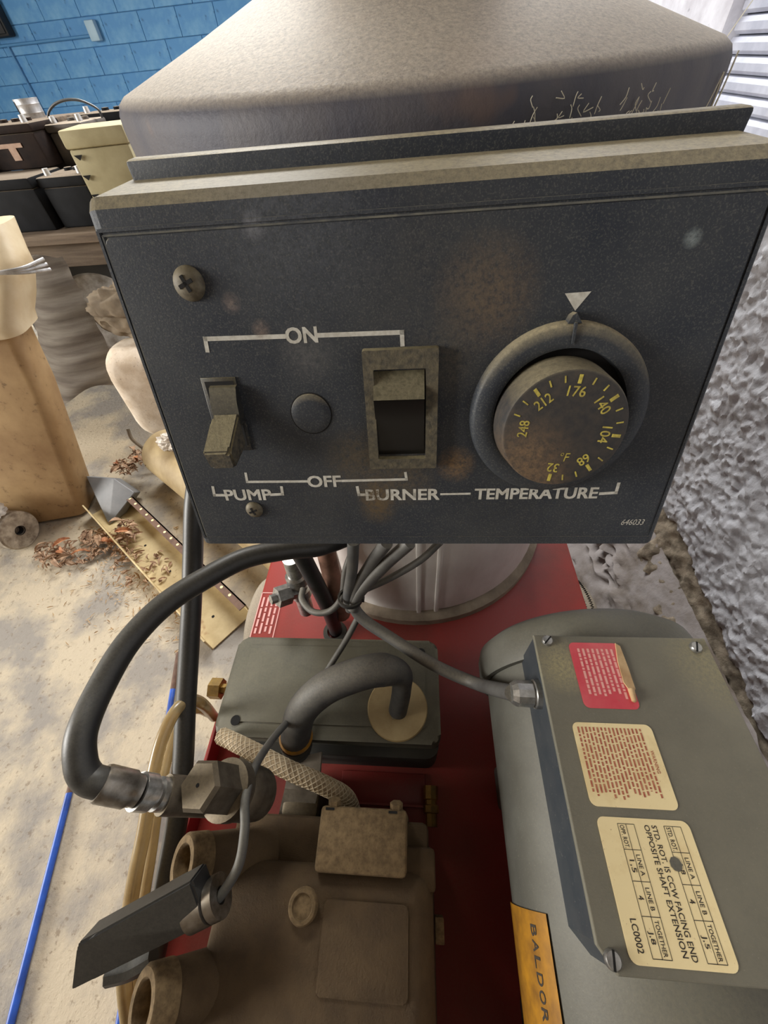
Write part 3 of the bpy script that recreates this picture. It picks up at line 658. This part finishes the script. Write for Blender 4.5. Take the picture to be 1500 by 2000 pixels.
# labels on the cover: writing runs towards the viewer, tops of the letters to the right
def lab(px4, m_, name, label):
    q = [onz(x, y, CZ) for x, y in px4]
    x0 = (q[0].x + q[3].x) / 2; x1 = (q[1].x + q[2].x) / 2; y1 = (q[0].y + q[1].y) / 2; y0 = (q[2].y + q[3].y) / 2
    M = frame((x0, y1, CZ + .0002), (0, -1, 0), (0, 0, 1)); L, Wd = y1 - y0, x1 - x0
    one(name, m_, lambda bm: prism(bm, rrect(0, 0, L, Wd, .004), .00018, M), motor, label, 0)
    return M @ Matrix.Translation((0, 0, .00018)), L, Wd
M1, L1, W1 = lab(((1108, 1256), (1212, 1256), (1246, 1386), (1143, 1383)), 'label_red', 'warning_sticker', 'torn red warning sticker')
def greek(bm, M, rows, x0, x1, h, gap, rmin=.0012, rmax=.006):
    for k, y in enumerate(rows):
        x = x0; e = x1 - random.uniform(0, (x1 - x0) * .15)
        while x < e:
            s = random.uniform(rmin, rmax); bar2(bm, (x, y), (min(x + s, e), y), h, M); x += s + gap
o = one('small_print', 'label_pink', lambda bm: greek(bm, M1, [W1 * (.17 + .092 * k) for k in range(8)], L1 * .1, L1 * .88, .0017, .0007), motor, None, 0); o['kind'] = 'stuff'
one('torn_strip', 'label_torn', lambda bm: prism(bm, [(L1 * .0, W1 * .93), (L1 * .3, W1 * .86), (L1 * .62, W1 * .84), (L1 * .74, W1 * .9), (L1 * .72, W1 * 1.02), (L1 * .4, W1 * 1.02), (L1 * .05, W1 * 1.01)], .0009, M1, .0003), motor, None, 0)
one('curled_corner', 'label_torn', lambda bm: lathe(bm, [(0, 0), (.0022, .0), (.0016, .008), (0, .009)], axis_frame(M1 @ Vector((L1 * .72, W1 * .93, .001)), M1 @ Vector((L1 * 1.0, W1 * .9, .0015))), 10), motor)
M2, L2, W2 = lab(((1115, 1413), (1271, 1413), (1324, 1580), (1156, 1578)), 'label_cream', 'instruction_sticker', 'cream sticker with fine red warning print')
text_mesh('WARNING', L2 * .33, L2 * .60, W2 * .885, W2 * .925, M2, 'ink_red', motor, bold=.01)
o = one('small_print', 'ink_red', lambda bm: greek(bm, M2, [W2 * (.07 + .0485 * k) for k in range(17)], L2 * .06, L2 * .93, .0011, .0007, .001, .005), motor, None, 0); o['kind'] = 'stuff'
M3, L3, W3 = lab(((1168, 1598), (1345, 1600), (1441, 1896), (1228, 1890)), 'label_cream', 'wiring_sticker', 'cream wiring sticker with black table')
def tbl(bm):
    for y0, y1, x0 in ((.72, .90, .05), (.22, .40, .05)):
        ym = (y0 + y1) / 2; X = [.05, .245, .47, .70, .955]
        for y in (y0, ym, y1): bar2(bm, (L3 * X[0], W3 * y), (L3 * X[-1], W3 * y), .00028, M3)
        for x in X: bar2(bm, (L3 * x, W3 * y0), (L3 * x, W3 * y1), .00028, M3)
one('table_lines', 'ink_black', tbl, motor, None, 0)['kind'] = 'stuff'
def t3(t, x0, x1, y0, y1): text_mesh(t, L3 * x0, L3 * x1, W3 * y0, W3 * y1, M3, 'ink_black', motor, bold=.008)
t3('LINE A', .28, .43, .83, .87); t3('LINE B', .51, .66, .83, .87); t3('TOGETHER', .72, .94, .83, .87)
t3('STD. ROT.', .06, .235, .74, .785); t3('1,8', .33, .40, .74, .79); t3('4', .565, .595, .735, .79); t3('J,5', .79, .87, .735, .79)
t3('STD. ROT. IS CCW FACING END', .05, .955, .585, .64); t3('OPPOSITE SHAFT EXTENSION', .05, .935, .505, .56)
t3('LINE A', .28, .43, .33, .37); t3('LINE B', .51, .66, .33, .37); t3('TOGETHER', .72, .94, .33, .37)
t3('OPP. ROT.', .06, .235, .24, .285); t3('1,5', .32, .41, .24, .295); t3('4', .565, .595, .235, .29); t3('J,8', .79, .87, .235, .29)
t3('LC0002', .72, .93, .095, .155)
p = M3 @ Vector((L3 * .33, W3 * .72, .0001)); one('scuff', 'motor_grey', lambda bm: lathe(bm, [(0, .0002), (.0032, .0002)], frame(p, (1, 0, 0), (0, 0, 1)), 9), motor, None, 0)
# brand plate on the motor flank
def plate(bm):
    prof = [(RM + .0004, .177), (RM + .0014, .177), (RM + .0014, .30), (RM + .0004, .30)]
    lathe(bm, prof, MM, 12, 150, 188)
one('nameplate', 'plate_yellow', plate, motor, 'yellow brand plate reading BALDOR')
bt_ = 'BALDOR'
for i, ch in enumerate(bt_):
    an = math.radians(159); y = .145 - (.1835 + .0070 * i); rr = RM + .0015
    p = Vector((XM + rr * math.cos(an), y, ZM + rr * math.sin(an)))
    nrm = Vector((math.cos(an), 0, math.sin(an)))
    text_mesh(ch, 0, .0053, -.0030, .0030, frame(p, (0, -1, 0), nrm), 'ink_black', motor, bold=.01)
# cable gland
gp = onx(1053, 1356, CX0)
one('cable_gland', 'zinc', lambda bm: lathe(bm, [(0, 0), (.0105, 0), (.0105, .005), (.0088, .006), (.0095, .007), (.0095, .018), (.007, .022), (0, .022)], frame(gp + Vector((.001, 0, 0)), (0, 0, 1), (-1, 0, .05)), 12), motor, 'grey cable gland', 25)
# cables and hoses ----------------------------------------------------
gend = gp + Vector((-.02, 0, .001))
def cable(name, m_, pts, r, label=None): return part(name, m_, lambda bm: tube(bm, pts, r, 14), label)
cable('motor_cable', 'cable_grey', [at(755, 1060, .335), at(722, 1105, .365), at(690, 1165, .385), at(705, 1205, .395), at(770, 1250, .392), at(850, 1300, .38), at(930, 1335, .365), gend], .0059, 'light grey motor cable')
cable('burner_cable', 'cable_grey', [at(800, 1060, .335), at(750, 1105, .36), at(700, 1160, .382), at(690, 1190, .39)], .0060, 'grey cable running up to the panel')
cable('pump_cable', 'cable_dark', [at(690, 1058, .34), at(688, 1110, .365), at(680, 1165, .385), at(685, 1190, .395)], .0054, 'dark grey cable running up to the panel')
cable('sensor_cable', 'cable_dark', [at(860, 1058, .345), at(820, 1095, .36), at(760, 1130, .376), at(712, 1152, .384), at(690, 1165, .388)], .0034, 'thin grey cable curving to the panel')
cable('loop_cable', 'cable_grey', [at(705, 1040, .39), at(676, 1110, .40), at(668, 1165, .41), at(645, 1193, .42), at(612, 1195, .43), at(590, 1172, .44), at(592, 1150, .45)], .0036, 'short looped grey cable')
cable('switch_cable', 'cable_dark', [at(700, 1205, .40), at(676, 1250, .41), at(645, 1300, .42), at(600, 1370, .415), at(545, 1428, .36), at(502, 1490, .315), at(480, 1555, .285), at(478, 1620, .272), at(466, 1690, .265), at(432, 1748, .262), at(418, 1756, .263)], .0033, 'thin grey cable to the pressure switch')
c = at(684, 1168, .386)
part('cable_tie', 'hose_black', lambda bm: [lathe(bm, [(.0105, -.002), (.0125, -.002), (.0125, .002), (.0105, .002)], axis_frame(c, c + Vector((.1, .2, 1))), 20), box(bm, (-.003, -.003, -.003), (.003, .003, .003), 0, Matrix.Translation(c + Vector((.011, 0, 0)))), ], 'black cable tie round the cable bundle')
hp = part('high_pressure_hose', 'hose_black', lambda bm: tube(bm, [at(735, 985, .40), at(700, 1035, .395), at(630, 1066, .375), at(560, 1074, .36), at(480, 1090, .345), at(400, 1130, .328), at(320, 1182, .312), at(250, 1255, .296), at(196, 1345, .277), at(160, 1430, .258), at(158, 1490, .252), at(172, 1519, .252), at(196, 1529, .253), at(225, 1535, .257)], .0093, 20), 'thick black hose arching to the pump')
fa, fb = at(196, 1529, .253), at(270, 1545, .265)
one('ferrule', 'steel', lambda bm: lathe(bm, [(.0085, 0), (.0105, 0), (.0112, .002), (.0112, .019), (.0098, .021), (.0098, (fb - fa).length), (0, (fb - fa).length)], axis_frame(fa, fb), 20), hp, 'crimped steel ferrule')
part('drain_hose', 'hose_black', lambda bm: tube(bm, [at(392, 900, .37), at(380, 985, .37), at(377, 1080, .375), at(374, 1180, .375), at(368, 1290, .375), at(362, 1390, .37), at(358, 1480, .362), at(348, 1590, .352), at(328, 1700, .345), at(305, 1850, .335), at(262, 2000, .33), at(200, 2150, .33)], .0092, 18), 'straight black hose hanging down past the pump')
part('riser_hose', 'hose_black', lambda bm: tube(bm, [at(572, 1055, .40), at(605, 1115, .44), at(640, 1185, .50), onz(655, 1228, .46), onz(656, 1236, .445)], .0098, 16), 'short black hose down into the deck')
part('grommet', 'tank_dark', lambda bm: lathe(bm, [(.011, 0), (.018, 0), (.017, .006), (.011, .007)], frame(onz(655, 1236, .449), (1, 0, 0), (0, 0, 1)), 24))
part('coil_pipe', 'copper', lambda bm: tube(bm, [at(632, 1045, .44), at(640, 1090, .47), at(655, 1150, .50), at(668, 1200, .54)], .0115, 14), 'dull copper coil pipe')
fz = part('inlet_fitting', 'zinc', lambda bm: lathe(bm, [(0, -.05), (.010, -.05), (.010, -.012), (.0135, -.011), (.0135, .002), (.0105, .003), (.0105, .014), (.0135, .015), (.0135, .028), (.010, .03), (.010, .06), (0, .06)], axis_frame(at(586, 1150, .50), at(566, 1085, .455)), 18), 'shiny zinc plated pipe fittings', 25)
one('side_port', 'zinc', lambda bm: lathe(bm, [(0, 0), (.009, 0), (.009, .018), (.013, .019), (.013, .036), (.006, .037), (.006, .044), (0, .044)], axis_frame(at(592, 1150, .50), at(545, 1166, .48)), 6), fz, None, 25)
part('clear_tube', 'clear_tube', lambda bm: tube(bm, [onz(418, 1400, .50), at(395, 1375, .39), at(372, 1368, .375), at(345, 1386, .36), at(318, 1440, .345), at(298, 1520, .33), at(282, 1620, .318), at(264, 1710, .31), at(250, 1800, .305), at(242, 1900, .305), at(252, 2010, .305)], .0055, 16), 'yellowed clear plastic tube looping beside the pump')
part('clear_tube', 'clear_tube', lambda bm: tube(bm, [onz(425, 1402, .49), at(385, 1385, .41), at(352, 1408, .385), at(330, 1470, .365), at(310, 1560, .345), at(296, 1660, .335), at(280, 1760, .33), at(262, 1880, .325), at(250, 2000, .33)], .0046, 16), 'second yellowed clear plastic tube behind it')
# ------------------------------------------------------------------ THINGS AROUND THE MACHINE
def single(name, m, fn, label, cat, group=None, smooth=40): return tag(one(name, m, fn, None, None, smooth), label, cat, group)
# things on the blue wall
c0, c1 = ony(-40, 91, YW - .02), ony(176, 70, YW - .02)
cd = thing('conduit', (c1.x, YW - .02, c1.z), 'thin blue painted conduit run ending in a small pale box', 'conduit')
one('pipe', 'conduit_blue', lambda bm: tube(bm, [(c0.x, YW - .02, c1.z), (c1.x, YW - .02, c1.z)], .012, 10, smooth=False), cd)
dz = ony(14, 88, YW - .02)
one('down_pipe', 'conduit_blue', lambda bm: tube(bm, [(dz.x, YW - .02, c1.z), (dz.x + .02, YW - .02, .5)], .009, 8, smooth=False), cd)
jb = ony(183, 60, YW - .03)
one('outlet_box', 'box_pale', lambda bm: box(bm, (jb.x - .05, YW - .07, jb.z - .07), (jb.x + .05, YW + .0, jb.z + .07), .01), cd, 'small pale outlet box')
q = ony(-10, 25, YW - .05)
pb = thing('panel_box', (q.x, YW - .05, q.z), 'black box mounted on the blue block wall', 'box')
one('case', 'dark_box', lambda bm: box(bm, (q.x - .4, YW - .12, q.z - .16), (q.x + .08, YW, q.z + .4), .02), pb)
one('cover', 'dark_box', lambda bm: box(bm, (q.x - .38, YW - .135, q.z - .14), (q.x + .06, YW - .12, q.z + .38), .008), pb)
# bench
BZ = .665
bench = thing('workbench', (-1.6, 1.9, 0), 'rough old wooden bench carrying the dead batteries', 'bench')
for k in range(5): one('plank', 'wood', lambda bm: box(bm, (-2.9, 1.56 + .165 * k, BZ - .03), (-.62 + .02 * (k % 2), 1.718 + .165 * k, BZ), .004), bench)
for x in (-2.8, -.74):
    for y in (1.64, 2.3): one('leg', 'wood', lambda bm: box(bm, (x - .04, y - .04, 0), (x + .04, y + .04, BZ - .03), .004), bench)
one('apron', 'wood', lambda bm: box(bm, (-2.8, 1.6, BZ - .11), (-.74, 1.625, BZ - .03), .003), bench)
def battery(name, x0, x1, y0, y1, z0, z1, m, label, rot=0.0, tilt=0.0, lip=True, terms=True, extra=None):
    cx, cy = (x0 + x1) / 2, (y0 + y1) / 2; L, D, Hh = x1 - x0, y1 - y0, z1 - z0
    t = thing(name, (cx, cy, z0), label, 'battery', 'old batteries on the bench')
    M = Matrix.Translation((cx, cy, z0)) @ Matrix.Rotation(rot, 4, 'Z') @ Matrix.Rotation(tilt, 4, 'Y')
    one('case', m, lambda bm: box(bm, (-L / 2, -D / 2, 0), (L / 2, D / 2, Hh * .8), .008, M), t)
    one('lid', m, lambda bm: box(bm, (-L / 2 - .004, -D / 2 - .004, Hh * .8), (L / 2 + .004, D / 2 + .004, Hh), .007, M), t)
    if terms:
        for sx in (-1, 1): one('terminal', 'lead', lambda bm: lathe(bm, [(.011, Hh - .002), (.009, Hh + .018), (0, Hh + .018)], M @ Matrix.Translation((sx * L * .36, -D * .3, 0)), 14), t)
        for k in range(3): one('vent_cap', m, lambda bm: lathe(bm, [(.014, Hh - .002), (.013, Hh + .008), (0, Hh + .009)], M @ Matrix.Translation(((k - 1) * L * .2, D * .15, 0)), 12), t)
    if extra: extra(t, M, L, D, Hh)
    return t
battery('car_battery', -1.52, -1.283, 1.62, 1.80, BZ, .812, 'battery_black', 'x', terms=False)['label'] = 'plain black battery in the lower row under the brown one'
battery('car_battery', -1.268, -1.105, 1.64, 1.82, BZ, .806, 'battery_black', 'plain black battery in the lower row beside the olive one')
def lbl(t, M, L, D, Hh):
    one('paper_label', 'label_faded', lambda bm: box(bm, (-L * .16, -D / 2 - .0025, Hh * .50), (L * .22, -D / 2 - .0005, Hh * .60), 0, M), t, 'faded pinkish label')
    one('label_stripe', 'label_faded', lambda bm: box(bm, (-L * .02, -D / 2 - .0025, Hh * .22), (L * .1, -D / 2 - .0005, Hh * .50), 0, M), t)
battery('car_battery', -1.53, -1.30, 1.79, 1.95, .8125, .928, 'battery_brown', 'dark brown battery with faded label stacked on the black ones', extra=lbl)
battery('car_battery', -1.83, -1.545, 1.74, 1.9, BZ, .92, 'battery_grey', 'dusty grey battery beside the dark brown one', terms=False)
battery('car_battery', -1.295, -1.16, 1.86, 2.02, .806, .915, 'battery_grey', 'grey dusty battery behind the olive one, smeared white')
battery('car_battery', -1.29, -1.04, 2.06, 2.2, BZ, .925, 'battery_black', 'black battery with pale caps in the back row')
def notch(t, M, L, D, Hh):
    for k, z in enumerate((.30, .52, .74)): one('notch', 'hole_dark', lambda bm: prism(bm, [(-.012, 0), (.012, 0), (0, -.012)], .003, M @ Matrix.Translation((-L * .42 + .004 * k, -D / 2 - .002, Hh * z)) @ Matrix.Rotation(math.pi / 2, 4, 'X')), t)
battery('car_battery', -1.07, -.89, 1.57, 1.75, .701, .915, 'battery_olive', 'olive drab battery case standing upright on the bench end', rot=.22, terms=False, extra=notch)
battery('car_battery', -1.09, -.86, 1.565, 1.76, BZ, .70, 'battery_cream', 'low cream tray under the olive battery case', terms=False)['category'] = 'tray'
# tin can, jar, wire loop
cn = ony(64, 223, 2.05); CM = frame((cn.x, 2.05, .927), (1, 0, 0), (0, 0, 1))
can = thing('tin_can', (cn.x, 2.05, .927), 'dented bare tin can standing on the back battery', 'can')
cc = Vector((-1.44, 2.05, .93)); 
one('body', 'tin', lambda bm: lathe(bm, [(0, 0), (.04, 0), (.04, .012), (.041, .014), (.04, .016), (.04, .035), (.041, .037), (.04, .039), (.041, .052), (.039, .052), (.039, .004), (0, .004)], CM, 28), can)
one('paper_band', 'battery_brown', lambda bm: lathe(bm, [(.0412, .014), (.0412, .046)], CM, 10, 200, 235), can)
bmx = bmesh.new(); box(bmx, (cn.x - .12, 1.96, .905), (cn.x + .14, 2.16, .927), .003)
tag(obj('board', bmx, 'wood'), 'dark board under the tin can', 'board')
bmx = bmesh.new(); box(bmx, (cn.x - .11, 1.97, BZ), (cn.x + .12, 2.05, .905), .01)
tag(obj('battery_box', bmx, 'battery_grey'), 'grey box holding up the dark board', 'box')
jr = ony(270, 292, 2.32)
jar = thing('plastic_jar', (jr.x, 2.32, BZ), 'white ribbed plastic jar standing beside the boiler hood', 'jar')
JM = frame((jr.x, 2.32, BZ), (1, 0, 0), (0, 0, 1))
one('body', 'white_plastic', lambda bm: lathe(bm, [(0, 0), (.06, 0), (.062, .05), (.06, .055), (.062, .06), (.062, .11), (.06, .115), (.062, .12), (.062, .17), (.055, .185), (0, .19)], JM, 28), jar)
one('lid', 'wood', lambda bm: lathe(bm, [(0, .185), (.064, .185), (.066, .2), (.06, .215), (0, .22)], JM, 20), jar)
wl = [ony(x, y, 1.97) for x, y in ((103, 246), (94, 225), (104, 206), (125, 196), (150, 195), (172, 202), (192, 214), (200, 230))]
single('wire_loop', 'hose_black', lambda bm: tube(bm, wl, .004, 8), 'grey wire arching over the batteries', 'wire')
# tyre under the bench
TM = frame((-1.42, 1.80, .305), (0, 0, 1), (.35, -1, .15))
ty = thing('spare_tire', (-1.42, 1.80, 0), 'black rubber tyre leaning under the bench', 'tire')
one('tread', 'tire_black', lambda bm: lathe(bm, [(.17, -.05), (.22, -.075), (.275, -.07), (.30, -.04), (.305, 0), (.30, .04), (.275, .07), (.22, .075), (.17, .05)], TM, 48), ty)
one('rim', 'tin', lambda bm: lathe(bm, [(.172, -.05), (.16, -.02), (.05, -.01), (0, -.01), (0, .01), (.05, .01), (.16, .02), (.172, .05)], TM, 32), ty)
# grey quilted cover, its hem curling at the bottom
def cov(bm):
    TL, TR = ony(46, 525, 1.47), ony(122, 500, 1.50); BL, BR = ony(95, 765, 1.28), ony(244, 742, 1.30)
    def f(u, v):
        a = TL.lerp(BL, v); b = TR.lerp(BR, v); p = a.lerp(b, u)
        bulge = math.sin(math.pi * u) * .05 * (0.4 + v) + .004 * math.sin(v * 34 + u * 2) * (1 - .3 * u)
        top = .03 * math.sin(math.pi * min(1, u * 1.1)) * (1 - v) ** 2
        curl = max(0, v - .9) / .1
        return (p.x, p.y - bulge - .02 * curl * math.sin(u * 7), p.z + top - .018 * curl * (math.sin(u * 7.0) + .4))
    grid(bm, 40, 70, f)
    bmesh.ops.solidify(bm, geom=bm.faces[:], thickness=.006)
single('quilted_cover', 'cloth_grey', cov, 'grey quilted cover hanging in front of the bench', 'cover', smooth=60)
# crumpled tan cloth
def crumple(c, s, seed, amp, fq):
    def fn(bm):
        bmesh.ops.create_icosphere(bm, subdivisions=5, radius=1)
        for v in bm.verts:
            d = v.co.normalized(); n = noise.noise(d * fq + Vector((seed, 0, 0))); n2 = noise.noise(d * fq * 2.3 + Vector((0, seed, 0)))
            k = 1 + amp * .55 * math.sin(7 * (d.z + .45 * d.x) + 4 * n) + amp * .5 * n + amp * .2 * n2
            v.co = Vector((c[0] + d.x * s[0] * k, c[1] + d.y * s[1] * k, c[2] + d.z * s[2] * k))
    return fn
p = ony(212, 585, 1.46)
single('crumpled_cloth', 'cloth_tan', crumple((p.x + .10, 1.44, .455), (.16, .075, .09), 2.2, .22, 3.4), 'crumpled tan cloth on top of the pale sack', 'cloth', smooth=60)
def sackf(bm):
    box(bm, (-.29, -.13, -.18), (.29, .13, .18), .085, seg=6)
    bmesh.ops.subdivide_edges(bm, edges=bm.edges[:], cuts=1, use_grid_fill=True)
    c = ony(262, 745, 1.56)
    for v in bm.verts:
        n = nse(v.co, 6) * .03 + nse(v.co, 16) * .008; v.co += v.co.normalized() * n; v.co = Matrix.Rotation(.1, 3, 'Z') @ v.co; v.co += Vector((-.87, 1.38, .19))
single('stuffed_sack', 'sack', sackf, 'pale speckled stuffed sack propped beside the grey cover', 'sack', smooth=60)
# tan moulded container leaning back
def loft(bm, rings):
    R = [[bm.verts.new(Vector(p)) for p in r] for r in rings]; n = len(R[0])
    for A, B in zip(R, R[1:]):
        for k in range(n): bm.faces.new((A[k], A[(k + 1) % n], B[(k + 1) % n], B[k]))
    bm.faces.new(R[0][::-1]); bm.faces.new(R[-1])
tc_ = thing('moulded_container', (-1.3, .85, 0), 'tall tan moulded plastic container leaning back, stained and dusty', 'container')
def ring(z, y, x1, w, d, r=.03, tw=.22):
    pts = rrect(-w, 0, 0, d, r, 4); ca, sa_ = math.cos(tw), math.sin(tw)
    return [(x1 + px * ca - py * sa_, y + px * sa_ + py * ca, z) for px, py in pts]
def body(bm):
    R = []
    for t in (0, .03, .12, .3, .5, .7, .9, 1.0):
        e = e0.lerp(e1, t / .5) if t < .5 else e1.lerp(e2, (t - .5) / .5)
        k = 1 - .5 * max(0, .03 - t) - .12 * t
        R.append([(x, y, e.z) for x, y, z in ring(0, e.y, e.x, .40 * k, .13 * k)])
    loft(bm, R)
one('body', 'tan_plastic', body, tc_, None, 50)
def neckf(bm):
    R = []; n0 = e2; n1 = ony(24, 520, 1.08); n2 = ony(-8, 440, 1.14)
    for e, k in ((n0 - Vector((0, 0, .02)), 1.0), (n0, 1.1), (n0.lerp(n1, .3), 1.14), (n0.lerp(n1, .8), 1.05), (n1, .86), (n1.lerp(n2, .2), .84), (n2, .82)):
        R.append([(x, y, e.z) for x, y, z in ring(0, e.y - .015 * k, e.x + .02 * k, .32 * k, .15 * k, .04)])
    loft(bm, R)
one('shoulder', 'tan_light', neckf, tc_, 'pale moulded shoulder', 50)
def wires(bm):
    c = ony(18, 522, 1.05); 
    for k in range(3): tube(bm, [(c.x - .3, c.y + .0, c.z + .006 * k), (c.x - .1, c.y - .045, c.z + .004 * k), (c.x + .035, c.y - .02, c.z - .004 * k), (c.x + .06, c.y + .05, c.z - .012 * k)], .004, 8)
one('wire_tie', 'tin', wires, tc_, 'twisted wire round the neck')
# paper roll
ra = onz(40, 1036, .062); RA = axis_frame(ra + Vector((-.20, .02, .0)), ra)
rl = thing('paper_roll', (ra.x - .1, ra.y + .08, 0), 'weathered paper roll with a dark centre hole, end towards the floor patch', 'roll')
RL = Vector((-.20, .02, .0)).length
one('roll_body', 'roll_end', lambda bm: lathe(bm, [(.014, 0), (.064, 0), (.064, RL - .004), (.060, RL), (.014, RL - .002), (.014, RL - .03), (0, RL - .03)], RA, 36), rl)
one('core', 'hole_dark', lambda bm: lathe(bm, [(.012, RL - .02), (.0145, RL - .001), (.016, RL + .0005), (.014, RL - .02)], RA, 20), rl)
single('white_rag', 'white_plastic', crumple((ra.x - .08, ra.y + .0, .145), (.08, .05, .016), 8.0, .3, 2.4), 'white rag lying over the paper roll', 'rag', smooth=60)
# perforated channel
k0, k1 = Vector((-1.115, .885, 0)), Vector((-.505, .415, 0)); CHM = frame(k0, k1 - k0, (0, 0, 1)); CL = (k1 - k0).length
ch = thing('steel_channel', tuple((k0 + k1) / 2), 'rusty cream perforated steel channel lying on the floor', 'channel')
one('web', 'channel', lambda bm: box(bm, (0, -.065, .002), (CL, .065, .006), 0, CHM), ch)
for sy in (-1, 1):
    one('flange', 'channel', lambda bm: box(bm, (0, sy * .065 - .002, .002), (CL, sy * .065 + .002, .058), 0, CHM), ch)
one('lip', 'rod_rust', lambda bm: box(bm, (0, .045, .055), (CL, .067, .058), 0, CHM), ch)
for k in range(18):
    one('hole', 'label_cream', lambda bm: lathe(bm, [(0, 0), (.0045, 0), (.0045, .0006), (0, .0006)], CHM @ Matrix.Translation((.03 + .04 * k, .056, .0582)), 10), ch)  # pale discs paint the light showing through the holes of the lip
for k in range(9):
    one('web_hole', 'hole_dark', lambda bm: lathe(bm, [(0, 0), (.0042, 0), (.0042, .0005), (0, .0005)], CHM @ Matrix.Translation((.05 + .08 * k, -.01, .006)), 10), ch)
one('bolt', 'zinc', lambda bm: lathe(bm, [(0, 0), (.009, 0), (.009, .008), (.004, .009), (.004, .018), (0, .018)], CHM @ Matrix.Translation((.008, .056, .058)), 6), ch, None, 20)
# beige pipe behind the channel
single('drain_pipe', 'pipe_beige', lambda bm: lathe(bm, [(.085, 0), (.092, 0), (.092, .78), (.085, .78), (.085, 0)], axis_frame((-.92, 1.06, .094), (-.34, .62, .094)), 40), 'short fat beige pipe lying behind the steel channel', 'pipe')
# grey plastic scrap, foil ball, strap
gq = [onz(168, 930, .10), onz(222, 934, .11), onz(263, 962, .07), onz(246, 1002, .012), onz(213, 1026, .008), onz(196, 985, .03)]
def scrap(bm):
    hull(bm, gq + [Vector((p.x - .03, p.y + .05, max(.004, p.z - .05))) for p in gq]); bmesh.ops.bevel(bm, geom=bm.edges[:], offset=.002, segments=1, affect='EDGES')
single('plastic_scrap', 'grey_plastic', scrap, 'bent grey plastic scrap lying across the channel end', 'scrap', smooth=25)
p = Vector((-.80, .985, .205))
def ball(bm):
    bmesh.ops.create_icosphere(bm, subdivisions=4, radius=1)
    for v in bm.verts:
        d = v.co.normalized(); k = 1 + .4 * noise.noise(d * 2.2 + Vector((4, 1, 0))) + .5 * abs(noise.noise(d * 4.5))
        v.co = p + Vector((d.x * .052 * k, d.y * .03 * k, d.z * .032 * k))
single('paper_ball', 'foil', ball, 'crumpled white paper ball resting on the beige pipe', 'paper', smooth=20)
single('bent_strip', 'cloth_tan', lambda bm: tube(bm, [(-1.07, 1.12, .16), (-1.06, 1.10, .12), (-1.0, 1.09, .07), (-.93, 1.16, .06)], .006, 8), 'thin bent brown strip beside the container', 'strip')
# blue rods on the floor
def rod(pa, pb, label, rust=.14):
    a = onz(*pa, .007); b = onz(*pb, .007); t = thing('blue_rod', tuple((a + b) / 2), label, 'rod'); t.location.z = 0
    c = a.lerp(b, rust)
    one('shaft', 'rod_blue', lambda bm: tube(bm, [c, b], .0065, 12, smooth=False), t); one('rusty_end', 'rod_rust', lambda bm: tube(bm, [a, c], .0062, 12, smooth=False), t)
rod((140, 1530), (10, 2040), 'blue rod with rusty tip lying alone on the open floor', .05)
rod((349, 1275), (232, 2010), 'blue rod with long rusty end lying alongside the machine', .15)
# leaf litter
def leaf(bm, c, L, w, yaw, curl, tip):
    M = Matrix.Translation(c) @ Matrix.Rotation(yaw, 4, 'Z') @ Matrix.Rotation(tip, 4, 'Y') @ Matrix.Rotation(random.uniform(-.7, .7), 4, 'X')
    rows = []
    for i in range(5):
        t = i / 4; ww = w * math.sin(math.pi * (t * .86 + .07)); z = curl * math.sin(math.pi * t)
        rows.append([bm.verts.new(M @ Vector(((t - .5) * L, s * ww / 2, z + abs(s) * w * .28))) for s in (-1, 0, 1)])
    for A, B in zip(rows, rows[1:]):
        for k in range(2): bm.faces.new((A[k], A[k + 1], B[k + 1], B[k]))
SPOTS = [(150, 1085, 45, 26, .01), (105, 1085, 35, 22, .01), (250, 1040, 22, 22, .02), (215, 1070, 40, 18, .01), (285, 895, 30, 16, .10), (320, 880, 22, 12, .14), (245, 915, 22, 14, .06), (190, 1050, 30, 14, .01), (280, 1110, 60, 40, .006)]
def litter(bm):
    for (x, y, rx, ry, z) in SPOTS:
        for k in range(70):
            a = random.uniform(0, 6.28); r = math.sqrt(random.random()); p = onz(x + rx * r * math.cos(a), y + ry * r * math.sin(a), z)
            leaf(bm, p + Vector((0, 0, .004 + .012 * (1 - r) * random.random())), random.uniform(.012, .034), random.uniform(.004, .012), random.uniform(0, 6.28), random.uniform(0, .008), random.uniform(-.5, .5))
o = one('leaf_litter', 'leaf', litter, None, None, 60); tag(o, 'scattered dry brown leaf litter on the floor by the container', 'leaf litter'); o['kind'] = 'stuff'
def chaff(bm):
    for k in range(500):
        x = random.gauss(260, 80); y = random.gauss(1130, 60); p = onz(min(max(x, 70), 345), min(max(y, 1030), 1290), .004)
        leaf(bm, p, random.uniform(.006, .02), random.uniform(.001, .004), random.uniform(0, 6.28), .001, random.uniform(-.2, .2))
o = one('straw_chaff', 'leaf_pale', chaff, None, None, 60); tag(o, 'pale straw chaff strewn over the concrete floor', 'straw'); o['kind'] = 'stuff'
for i in range(26):
    x, y, rx, ry, z = SPOTS[i % 7]; p = onz(x + random.uniform(-rx, rx) * .8, y + random.uniform(-ry, ry) * .8, z)
    bm = bmesh.new(); leaf(bm, p + Vector((0, 0, .018)), random.uniform(.035, .055), random.uniform(.014, .022), random.uniform(0, 6.28), .01, random.uniform(-.5, .5))
    m_ = 'leaf_orange' if i % 3 == 0 else 'leaf'
    where = ('on the floor near the paper roll', 'on the floor near the paper roll', 'inside the steel channel', 'on the floor beside the steel channel', 'behind the beige pipe', 'behind the beige pipe', 'behind the container')[i % 7]
    tag(obj('dry_leaf', bm, m_, None, None, 60), ('orange' if i % 3 == 0 else 'brown') + ' curled dry leaf lying ' + where, 'leaf', 'dry leaves in the litter')
